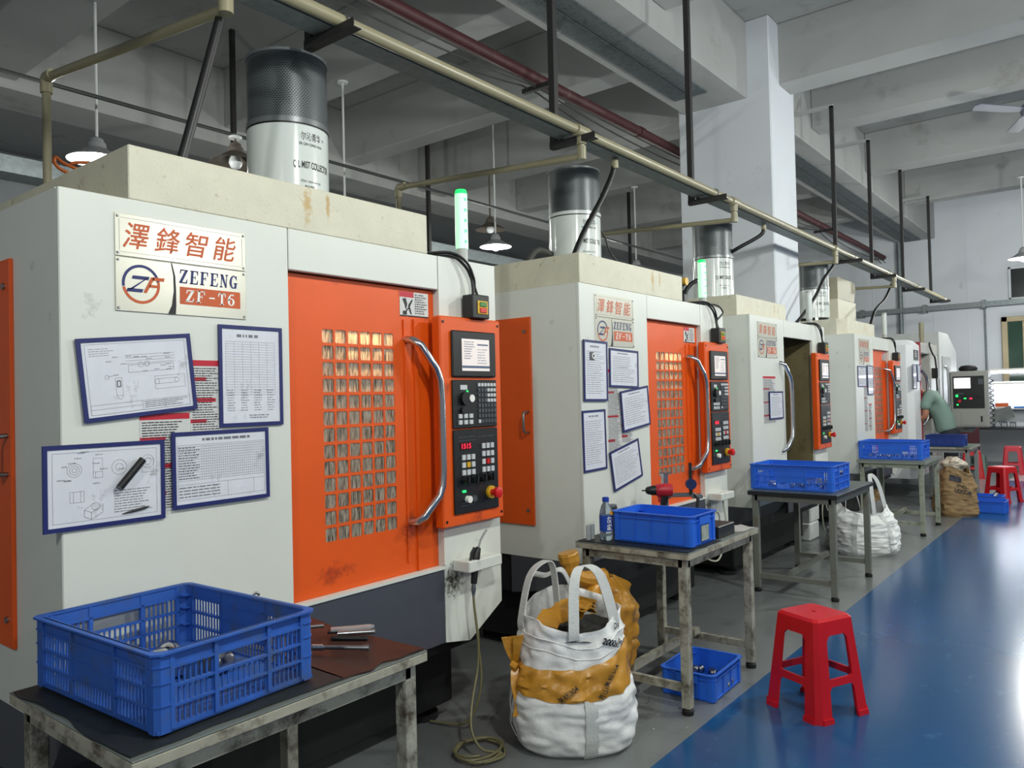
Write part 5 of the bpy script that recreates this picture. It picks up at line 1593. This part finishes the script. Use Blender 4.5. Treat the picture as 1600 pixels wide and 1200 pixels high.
RZ = math.radians(-51.5)
bag = thing('bulk_bag', 'tall white woven bulk bag bound with tan tape', 'bag', (2.772, 1.908, 0), RZ)
prof = interp([(0, 0.215), (0.05, 0.245), (0.14, 0.262), (0.42, 0.262), (0.52, 0.245), (0.62, 0.232), (0.75, 0.222), (1.0, 0.205)])
rim = lambda th: 0.545 + 0.035 * math.sin(th) + 0.018 * math.cos(th * 3 + 1)
g, surf = bag_body(prof, 0.35, 4.2, rim)
body = g.build('bag_wall', BAGW, bag, 80)
# hem seam and vertical webbing
g = G()
for (v0, off) in ((0.885, 0.003), (0.80, 0.002)):
    g.tube([surf(2 * PI * i / 60, v0 + 0.012 * math.sin(i * 0.5)) * 1.0 + Vector((math.cos(2 * PI * i / 60), math.sin(2 * PI * i / 60), 0)) * off for i in range(60)], 0.0025, 5, closed=True)
g.build('hem_seam', BAGW, body, 60)
WEB = mat('webbing_white', (204, 206, 204), 0.65, var=0.06, scale=40, bump=0.3, bscale=120)
for th in (math.radians(-78), math.radians(5), math.radians(185), math.radians(90)):
    pts = [surf(th, v / 20) + Vector((math.cos(th), math.sin(th), 0)) * 0.005 for v in range(0, 12)]
    G().ribbon(pts, Vector((-math.sin(th), math.cos(th), 0)) * 0.026, 0.002).build('webbing', WEB, bag, 50)


def loop_handle(p, apex, q, side, name='handle', parent=None, wd=0.024):
    P, A, Q = Vector(p), Vector(apex), Vector(q)
    pts = smooth_path([P - Vector((0, 0, 0.05)), P, P.lerp(A, 0.55) + (P - Q) * 0.10 + Vector((0, 0, 0.05)), A, Q.lerp(A, 0.55) + (Q - P) * 0.10 + Vector((0, 0, 0.05)), Q, Q - Vector((0, 0, 0.05))], 6)
    return G().ribbon(pts, Vector(side).normalized() * wd, 0.0025).build(name, WEB, parent, 60)


loop_handle((-0.215, -0.05, 0.52), (-0.115, 0.04, 0.735), (-0.055, 0.10, 0.56), (0.45, -0.8, 0.1), parent=bag)
loop_handle((-0.005, -0.212, 0.52), (0.045, -0.10, 0.745), (0.165, -0.115, 0.545), (0.75, 0.35, 0.0), parent=bag)
loop_handle((-0.19, 0.10, 0.56), (-0.10, 0.12, 0.66), (0.02, 0.20, 0.57), (0.2, 0.9, 0.2), parent=bag, wd=0.022)
# contents
g = G()
vs = [(0, 0, 0.47)]
for i in range(32):
    for j in (1, 2, 3, 4):
        a = 2 * PI * i / 32
        vs.append((0.052 * j * math.cos(a), 0.052 * j * math.sin(a), 0.455 + 0.035 * noise.noise((i * 0.7, j * 1.3, 4))))
fs = []
for i in range(32):
    k = (i + 1) % 32
    fs.append((0, 1 + i * 4, 1 + k * 4))
    for j in range(3):
        fs.append((1 + i * 4 + j, 1 + i * 4 + j + 1, 1 + k * 4 + j + 1, 1 + k * 4 + j))
G().add(vs, fs).build('contents', BAGIN, bag, 60)['kind'] = 'stuff'
# tan binding tape
g = G()
vs, fs, nb, nt = [], [], 96, 9
for j in range(nt + 1):
    for i in range(nb):
        th = 2 * PI * i / nb
        v = 0.615 + 0.055 * math.cos(th) + 0.02 * math.sin(th) + (j / nt - 0.5) * (0.215 + 0.06 * math.cos(th + 0.5)) + 0.012 * noise.noise((math.cos(th) * 4, math.sin(th) * 4, j * 0.9))
        p = surf(th, v)
        e = 0.012 + 0.010 * noise.noise((math.cos(th) * 6, math.sin(th) * 6, j * 0.6)) - (0.010 if j in (0, nt) else 0)
        vs.append(p + Vector((math.cos(th), math.sin(th), 0)) * max(0.004, e))
for j in range(nt):
    for i in range(nb):
        fs.append((j * nb + i, j * nb + (i + 1) % nb, (j + 1) * nb + (i + 1) % nb, (j + 1) * nb + i))
tp = G().add(vs, fs).build('binding_tape', BAGY, bag, 50)
g = G()
for (pts, w) in (([(-0.245, -0.08, 0.34), (-0.265, -0.10, 0.40), (-0.275, -0.11, 0.46)], 0.022), ([(-0.245, -0.08, 0.34), (-0.235, -0.12, 0.42), (-0.228, -0.13, 0.47)], 0.02), ([(-0.245, -0.09, 0.34), (-0.245, -0.13, 0.28), (-0.225, -0.145, 0.20), (-0.228, -0.15, 0.15)], 0.028)):
    sp = smooth_path(pts, 5)
    g.ribbon(sp, [Vector((1, 0.25, 0)) * w * (0.5 + 0.7 * i / len(sp)) + Vector((0, 0.006 * math.sin(i * 1.9), 0)) for i in range(len(sp))], 0.003)
g.tube([(-0.26, -0.10, 0.345), (-0.235, -0.115, 0.335)], 0.016, 8)
g.build('tape_knot', BAGY, bag, 30)


def on_bag(body_txt, th, v, w, h, rot, m, off, parent, bold=0.0):
    me = text_mesh(body_txt, w, h, m, 0, bold).copy()
    c, s = math.cos(rot), math.sin(rot)
    for q in me.vertices:
        a, b = q.co.x - w / 2, q.co.y - h / 2
        u, z = a * c - b * s, a * s + b * c
        tt = th + u / 0.25
        p = surf(tt, v + z / 0.55)
        q.co = p + Vector((math.cos(tt), math.sin(tt), 0)) * off
    put('lettering', me, parent)


on_bag('青山美标304', math.radians(-62), 0.615, 0.145, 0.026, math.radians(58), PRINT_K, 0.026, tp, 0.01)
on_bag('美标304', math.radians(-98), 0.545, 0.095, 0.026, math.radians(42), PRINT_K, 0.026, tp, 0.01)
on_bag('青山美', math.radians(-28), 0.66, 0.07, 0.021, math.radians(65), PRINT_K, 0.026, tp, 0.01)
MARK = mat('marker_ink', (34, 34, 40), 0.5)
on_bag('2000x1', math.radians(-52), 0.875, 0.095, 0.026, math.radians(-32), MARK, 0.012, body, 0.035)
on_bag('DW', math.radians(-38), 0.945, 0.045, 0.024, math.radians(-25), MARK, 0.012, body, 0.03)
on_bag('10W', math.radians(-38), 0.83, 0.05, 0.022, math.radians(-50), MARK, 0.012, body, 0.035)
on_bag('25x1', math.radians(-24), 0.43, 0.08, 0.03, math.radians(40), MARK, 0.012, body, 0.035)

# tan sack behind the bulk bag, its twisted neck sticking up
ts = thing('tan_sack', 'shiny tan plastic sack with twisted neck behind the bulk bag', 'sack', (3.165, 1.985, 0), RZ)
g, s2 = bag_body(interp([(0, 0.07), (0.15, 0.10), (0.4, 0.135), (0.75, 0.155), (0.9, 0.12), (1.0, 0.05)]), 0.0, 9.1, lambda th: 0.60, 64, 0.03, 0.012)
g.build('sack_body', BAGY, ts, 40)
g = G()
npth = smooth_path([(0.0, 0, 0.585), (-0.10, -0.06, 0.60), (-0.155, -0.09, 0.64), (-0.165, -0.09, 0.685), (-0.175, -0.09, 0.73)], 6)
g.tube(npth, [0.05 - 0.02 * math.sin(PI * min(1, i / len(npth) * 1.3)) + 0.008 * noise.noise((i * 0.45, 3.1, 0.2)) for i in range(len(npth))], 9)
g.build('twisted_neck', BAGY, ts, 30)
# tan wrap lying on the bag contents
g = G()
for k in range(3):
    sp = smooth_path([(-0.12 + 0.05 * k, -0.10 + 0.06 * k, 0.50), (-0.03 + 0.03 * k, -0.04 + 0.03 * k, 0.555), (0.06, 0.05, 0.53 + 0.02 * k)], 5)
    g.ribbon(sp, [Vector((0.05, -0.045, 0.012 * math.sin(i * 1.7 + k))) for i in range(len(sp))], 0.003)
g.xf(Matrix.Translation((2.772, 1.908, 0)) @ Matrix.Rotation(RZ, 4, 'Z'))
tag(g.build('wrap_scrap', BAGY, None, 30), 'crumpled tan wrap lying inside the bulk bag opening', 'wrap')
# black cloth heap behind the table leg
g, s3 = bag_body(interp([(0, 0.14), (0.4, 0.15), (0.8, 0.09), (1.0, 0.02)]), 0.0, 2.0, lambda th: 0.14 + 0.04 * math.cos(th), 40, 0.03, 0.01)
tag(g.xf(Matrix.Translation((3.68, 2.27, 0.0))).build('black_bag', BLACKR, None, 50), 'crumpled black bag on the floor behind the rusty legged table', 'bag')

# second white bag by the third table
b2 = thing('bulk_bag', 'open white woven bag on the floor beside the grey table legs', 'bag', (7.50, 1.935, 0), math.radians(-58))
rim2 = lambda th: 0.34 + 0.10 * math.cos(th) ** 2 + 0.02 * math.sin(3 * th)
g, surf2 = bag_body(interp([(0, 0.27), (0.1, 0.30), (0.4, 0.30), (0.75, 0.26), (1.0, 0.20)]), 0.2, 7.7, rim2, wr=0.02, fold=0.012)
w2_ = g.build('bag_wall', BAGW, b2, 70)
for th in (math.radians(-60), math.radians(-120), math.radians(20), math.radians(200)):
    pts = [surf2(th, v / 20) + Vector((math.cos(th), math.sin(th), 0)) * 0.005 for v in range(0, 20)]
    G().ribbon(pts, Vector((-math.sin(th), math.cos(th), 0)) * 0.022, 0.002).build('webbing', WEB, b2, 50)
loop_handle((0.04, -0.19, 0.40), (0.05, -0.10, 0.70), (0.18, -0.06, 0.40), (0.7, 0.5, 0), parent=b2, wd=0.026)
loop_handle((-0.17, -0.10, 0.40), (-0.10, 0.0, 0.52), (0.02, 0.12, 0.38), (0.3, 0.9, 0.1), parent=b2, wd=0.022)

# brown paper sack and lying sack
KRAFT = mat('kraft_paper', (150, 122, 84), 0.7, var=0.12, scale=9, dirt=((110, 86, 56), 0.3, 8), bump=0.4, bscale=16)
ps = thing('paper_sack', 'open brown paper sack with dark print on the blue floor edge', 'sack', (10.13, 1.60, 0.0015), math.radians(-58))
g, sp3 = bag_body(interp([(0, 0.19), (0.08, 0.215), (0.5, 0.20), (1.0, 0.16)]), 1.0, 3.3, lambda th: 0.52 + 0.04 * math.sin(2 * th), 64, 0.028, 0.012)
sk = g.build('sack_wall', KRAFT, ps, 45)


def on_sack(txt, th, v, w, h, m, rot=0.0, bold=0.02):
    me = text_mesh(txt, w, h, m, 0, bold).copy()
    c, s = math.cos(rot), math.sin(rot)
    for q in me.vertices:
        a, b = q.co.x - w / 2, q.co.y - h / 2
        tt = th + (a * c - b * s) / 0.2
        q.co = sp3(tt, v + (a * s + b * c) / 0.52) + Vector((math.cos(tt), math.sin(tt), 0)) * 0.010
    put('lettering', me, sk)


NAVYP = mat('print_dark_navy', (34, 38, 48), 0.6)
on_sack('PC', math.radians(-92), 0.66, 0.09, 0.035, NAVYP, 0, 0)
on_sack('UOCOM', math.radians(-90), 0.55, 0.16, 0.045, NAVYP)
on_sack('UOCOM', math.radians(-30), 0.45, 0.18, 0.03, NAVYP, math.radians(-72))
g = G()
for i in range(6):
    for j in range(3):
        P = lambda a, b: sp3(math.radians(-128 + a * 6), 0.74 + b * 0.035) + Vector((math.cos(math.radians(-128 + a * 6)), math.sin(math.radians(-128 + a * 6)), 0)) * 0.010
        g.poly([P(i, j), P(i + 1, j), P(i + 1, j + 1), P(i, j + 1)])
g.build('logo_block', NAVYP, sk)
g, _s = bag_body(interp([(0, 0.15), (0.5, 0.16), (1.0, 0.06)]), 0.2, 6.0, lambda th: 0.62, 48, 0.03, 0.012)
g.xf(Matrix.Translation((0, 0, 0.03)) @ Matrix.Rotation(PI / 2, 4, 'X'))
ls = thing('lying_sack', 'tan sack lying on the floor behind the chipped table legs', 'sack', (10.28, 2.42, 0.125), math.radians(14))
g.xf(Matrix.Rotation(PI, 4, 'Z') @ Matrix.Scale(0.62, 4, (0, 0, 1)))
g.build('sack_body', mat('kraft_pale', (186, 152, 108), 0.7, var=0.12, scale=8, bump=0.3, bscale=14), ls, 45)
tag(bag_body(interp([(0, 0.10), (0.5, 0.14), (1.0, 0.05)]), 0, 1.2, lambda th: 0.16, 40, 0.03, 0.01)[0].xf(Matrix.Translation((10.2, 1.62, 0.50))).build('plastic_liner', mat('liner_pale', (196, 186, 168), 0.4, bump=0.3, bscale=20), None, 45), 'crumpled pale plastic liner poking out of the paper sack', 'liner')
# white foam blocks beside the column
for (z0, dx, lb) in ((0.0, 0.0, 'lower white foam block on the floor before the column'), (0.172, 0.02, 'upper white foam block on the floor before the column')):
    tag(G().box(7.68 + dx, 7.96 + dx, 2.46, 2.70, z0, z0 + 0.17, 0.012).build('foam_block', mat('foam_white', (220, 222, 220), 0.7, bump=0.3, bscale=40), None), lb, 'foam block')
# dark scraps under the near table
g, _s = bag_body(interp([(0, 0.12), (0.5, 0.15), (1.0, 0.06)]), 0.1, 5.0, lambda th: 0.20, 48, 0.04, 0.015)
tag(g.xf(Matrix.Translation((0.95, 2.12, 0.0))).build('scrap_bag', mat('scrap_tan_dark', (150, 116, 70), 0.5, var=0.4, scale=12, dirt=((40, 34, 28), 0.6, 6)), None, 45), 'crumpled dirty tan bag on the floor under the near table', 'bag')

# ================================================================== FAR BENCH AND THE PERSON
bn = thing('workbench', 'long black topped bench before the end wall', 'bench', (16.35, 1.0, 0))
G().box(-0.35, 0.35, -2.2, 1.45, 0.70, 0.735, 0.003).build('bench_top', mat('bench_black', (34, 38, 40), 0.4), bn)
for yy in (-2.1, -0.3, 1.35):
    for xx in (-0.3, 0.3):
        G().box(xx - 0.02, xx + 0.02, yy - 0.02, yy + 0.02, 0, 0.70).build('leg', GREYP, bn)
G().box(0.28, 0.33, -2.2, 1.3, 0.735, 1.55).build('back_board', WALLP, bn)
G().box(0.02, 0.28, -2.2, 1.2, 1.05, 1.07).build('shelf', mat('shelf_white', (220, 222, 226), 0.4), bn)
TUBE = mat('tube_lamp_glow', (255, 255, 255), 0.4, var=0, emit=((240, 246, 255), 22.0))
for zz, lb in ((1.72, 'upper lit tube lamp over the far bench'), (1.47, 'lower lit tube lamp over the far bench')):
    tl = thing('tube_lamp', lb, 'lamp', (16.45, 1.0, zz), 0, 'tube lamps over the far bench')
    G().box(-0.03, 0.03, -2.0, 0.98, 0.025, 0.06).box(0.03, 0.18, -1.2, -1.16, 0.03, 0.05).box(0.03, 0.18, 0.6, 0.64, 0.03, 0.05).build('fitting', PRINT_W, tl)
    G().cyl((0, -1.98, 0), (0, 0.96, 0), 0.022, n=12).build('tube', TUBE, tl, 40)
c = thing('carton', 'small orange and white carton on the bench shelf', 'box', (16.40, 1.80, 1.071))
G().box(-0.05, 0.12, -0.10, 0.10, 0, 0.10, 0.003).build('box_body', mat('carton_white', (226, 214, 206), 0.5), c)
G().box(-0.053, -0.05, -0.10, 0.10, 0.03, 0.085).build('orange_print', mat('carton_orange', (216, 88, 40), 0.5), c)
tag(G().box(16.36, 16.55, 0.9, 1.62, 1.071, 1.10, 0.004).build('blue_tray', mat('tray_blue', (60, 130, 210), 0.4), None), 'flat blue tray on the bench shelf', 'tray')
mo = thing('tilted_panel', 'dark grey panel hanging tilted above the far bench', 'panel', (16.1, 1.85, 0.98))
mo.rotation_euler = (math.radians(-18), 0, math.radians(10))
G().box(-0.01, 0.01, -0.24, 0.20, -0.14, 0.07, 0.004).build('plate', mat('panel_grey', (96, 102, 100), 0.5, var=0.2, scale=10), mo)
G().tube([(0, 0, 0.07), (0.1, 0, 0.2), (0.5, 0, 0.25)], 0.01, 6).build('mount_arm', BLACK, mo, 40)
for yy, lb in ((1.62, 'first small grey terminal block on the far bench'), (1.75, 'second small grey terminal block on the far bench')):
    tb = thing('terminal_block', lb, 'device', (16.15, yy, 0.735), 0, 'terminal blocks on the far bench')
    G().box(-0.04, 0.04, -0.045, 0.045, 0, 0.10, 0.004).build('body', KEYD, tb)
    for k in range(3):
        G().box(-0.043, -0.04, -0.035 + k * 0.025, -0.02 + k * 0.025, 0.02, 0.08).build('terminal', KEYW, tb)
tag(G().tube(smooth_path([(16.2, 2.15, 0.745), (16.15, 2.1, 0.86), (16.1, 2.0, 0.90), (16.1, 1.93, 0.80), (16.15, 1.9, 0.745)]), 0.006, 6).tube(smooth_path([(16.15, 1.9, 0.745), (16.1, 1.85, 0.88), (16.1, 1.78, 0.75)]), 0.005, 6).build('bench_wires', CABLE, None, 50), 'thin black wires looping up from the far bench', 'wires')
tag(G().box(16.05, 16.3, 2.0, 2.16, 0.7355, 0.775, 0.006).build('red_pouch', mat('pouch_red', (170, 50, 60), 0.5), None), 'small red pouch lying on the far bench', 'pouch')
ch = thing('chair', 'dark maroon upholstered chair tucked under the far bench', 'chair', (15.55, 2.30, 0), math.radians(8))
MAR = mat('chair_maroon', (74, 22, 34), 0.6, var=0.1)
G().box(-0.22, -0.17, -0.24, 0.24, 0.42, 0.90, 0.015).build('backrest', MAR, ch)
G().box(-0.20, 0.25, -0.24, 0.24, 0.36, 0.42, 0.015).build('seat', MAR, ch)
for xx in (-0.18, 0.21):
    for yy in (-0.2, 0.2):
        G().box(xx - 0.015, xx + 0.015, yy - 0.015, yy + 0.015, 0, 0.36).build('leg', BLACK, ch)

# person bending into the machine
def skin_body(name, verts, edges, radii, m, parent, root=0, sub=2):
    me = bpy.data.meshes.new(name)
    me.from_pydata(verts, edges, [])
    me.materials.append(m)
    o = bpy.data.objects.new(name, me)
    COL.objects.link(o)
    o.parent = parent
    md = o.modifiers.new('skin', 'SKIN')
    md.use_smooth_shade = True
    if not me.skin_vertices:
        bpy.context.view_layer.objects.active = o
    sv = me.skin_vertices[0].data
    for i, r in enumerate(radii):
        sv[i].radius = r if isinstance(r, tuple) else (r, r)
        sv[i].use_root = (i == root)
    s_ = o.modifiers.new('sub', 'SUBSURF')
    s_.levels = sub
    s_.render_levels = sub
    return o


SHIRT = mat('shirt_grey_green', (120, 144, 134), 0.8, var=0.08, scale=10, bump=0.2, bscale=20)
PANTS = mat('trousers_dark', (30, 32, 38), 0.8)
SKIN = mat('skin', (164, 112, 88), 0.55, var=0.05)
HAIR = mat('hair_black', (20, 18, 18), 0.6)
pe = thing('person', 'person in a grey green shirt bending into the white rounded machine', 'person', (12.12, 1.93, 0), 0)
# torso and arms (shirt), bent towards +Y
V = [(0, 0.06, 0.80), (0, 0.07, 0.96), (0, 0.12, 1.13), (0, 0.20, 1.27), (0, 0.27, 1.36), (0, 0.34, 1.40),
     (-0.17, 0.24, 1.34), (-0.21, 0.27, 1.24), (-0.22, 0.27, 1.15), (0.17, 0.24, 1.34), (0.21, 0.29, 1.22), (0.21, 0.32, 1.13)]
E_ = [(0, 1), (1, 2), (2, 3), (3, 4), (4, 5), (3, 6), (6, 7), (7, 8), (3, 9), (9, 10), (10, 11)]
skin_body('shirt', V, E_, [(0.19, 0.15), (0.18, 0.14), (0.185, 0.14), (0.185, 0.125), (0.13, 0.095), (0.06, 0.06), 0.085, 0.07, 0.07, 0.085, 0.07, 0.07], SHIRT, pe)
for sx in (-1, 1):
    V = [(sx * 0.215, 0.27, 1.18), (sx * 0.22, 0.28, 1.06), (sx * 0.19, 0.40, 1.03), (sx * 0.15, 0.50, 1.02)]
    arm = skin_body('forearm', V, [(0, 1), (1, 2), (2, 3)], [0.048, 0.045, 0.038, 0.028], SKIN, pe)
    hx, hy, hz = sx * 0.14, 0.52, 1.015
    V = [(hx, hy, hz), (hx, hy + 0.06, hz - 0.01)]
    Eh = [(0, 1)]
    Rr = [(0.03, 0.016), (0.04, 0.014)]
    for k in range(4):
        b0 = len(V)
        ox = (k - 1.5) * 0.021
        L_ = (0.034, 0.040, 0.038, 0.030)[k]
        V += [(hx + ox, hy + 0.085, hz - 0.012), (hx + ox, hy + 0.085 + L_, hz - 0.025), (hx + ox, hy + 0.08 + L_ * 1.5, hz - 0.05)]
        Eh += [(1, b0), (b0, b0 + 1), (b0 + 1, b0 + 2)]
        Rr += [0.009, 0.0085, 0.007]
    b0 = len(V)
    V += [(hx - sx * 0.04, hy + 0.03, hz - 0.01), (hx - sx * 0.055, hy + 0.065, hz - 0.02)]
    Eh += [(0, b0), (b0, b0 + 1)]
    Rr += [0.011, 0.009]
    skin_body('hand', V, Eh, Rr, SKIN, arm)
V = [(0, 0.31, 1.385), (0, 0.38, 1.405), (0, 0.43, 1.40), (0, 0.50, 1.375), (0, 0.55, 1.33), (0, 0.56, 1.30)]
hd = skin_body('head', V, [(0, 1), (1, 2), (2, 3), (3, 4), (4, 5)], [0.05, 0.052, (0.075, 0.08), (0.078, 0.095), (0.068, 0.07), (0.04, 0.03)], SKIN, pe)
G().tube([(0, 0.585, 1.345), (0, 0.605, 1.325), (0, 0.59, 1.31)], [0.006, 0.012, 0.008], 8).build('nose', SKIN, hd, 60)
for sx in (-1, 1):
    G().lathe([(0.002, -0.012), (0.012, 0.0), (0.002, 0.012)], 10).xf(Matrix.Translation((sx * 0.03, 0.575, 1.37))).build('eye', BLACK, hd, 60)
    G().lathe([(0.004, -0.025), (0.016, -0.005), (0.012, 0.02), (0.003, 0.028)], 10).xf(Matrix.Translation((sx * 0.082, 0.47, 1.37))).build('ear', SKIN, hd, 60)
G().box(-0.022, 0.022, 0.575, 0.585, 1.285, 1.29).build('mouth', mat('lips', (140, 70, 66), 0.5), hd)
g = G()
vs, fs = [], []
for j in range(9):
    for i in range(20):
        a, b = 2 * PI * i / 20, PI * 0.55 * j / 8
        vs.append((0.088 * math.sin(b) * math.cos(a), 0.47 + 0.100 * math.sin(b) * math.sin(a), 1.385 + 0.098 * math.cos(b)))
for j in range(8):
    for i in range(20):
        fs.append((j * 20 + i, j * 20 + (i + 1) % 20, (j + 1) * 20 + (i + 1) % 20, (j + 1) * 20 + i))
g.add(vs, fs).build('hair', HAIR, hd, 60)
V = [(0, 0.05, 0.92), (0, 0.04, 0.86), (-0.10, 0.0, 0.80), (-0.11, 0.02, 0.48), (-0.11, -0.02, 0.10), (0.10, 0.0, 0.80), (0.11, 0.02, 0.48), (0.11, -0.02, 0.10)]
skin_body('trousers', V, [(0, 1), (1, 2), (2, 3), (3, 4), (1, 5), (5, 6), (6, 7)], [(0.165, 0.12), (0.16, 0.125), 0.10, 0.075, 0.06, 0.10, 0.075, 0.06], PANTS, pe)
for sx in (-1, 1):
    skin_body('shoe', [(sx * 0.11, -0.06, 0.045), (sx * 0.11, 0.03, 0.045), (sx * 0.115, 0.14, 0.04)], [(0, 1), (1, 2)], [(0.045, 0.045), (0.05, 0.045), (0.045, 0.036)], BLACK, pe)

# bright metal chips swept along the grey floor
rnd = random.Random(21)
g = G()
for k in range(90):
    x, y = rnd.gauss(3.25, 0.28), rnd.gauss(1.78, 0.16)
    if y < 1.53:
        continue
    r, a = rnd.uniform(0.002, 0.005), rnd.uniform(0, 6)
    g.tube([(x, y, 0.002), (x + r * 2 * math.cos(a), y + r * 2 * math.sin(a), 0.004)], r * 0.4, 4)
o = g.build('metal_chips', CHROMEP)
tag(o, 'bright metal chips scattered on the grey floor by the rusty table', 'metal chips', None, 'stuff')
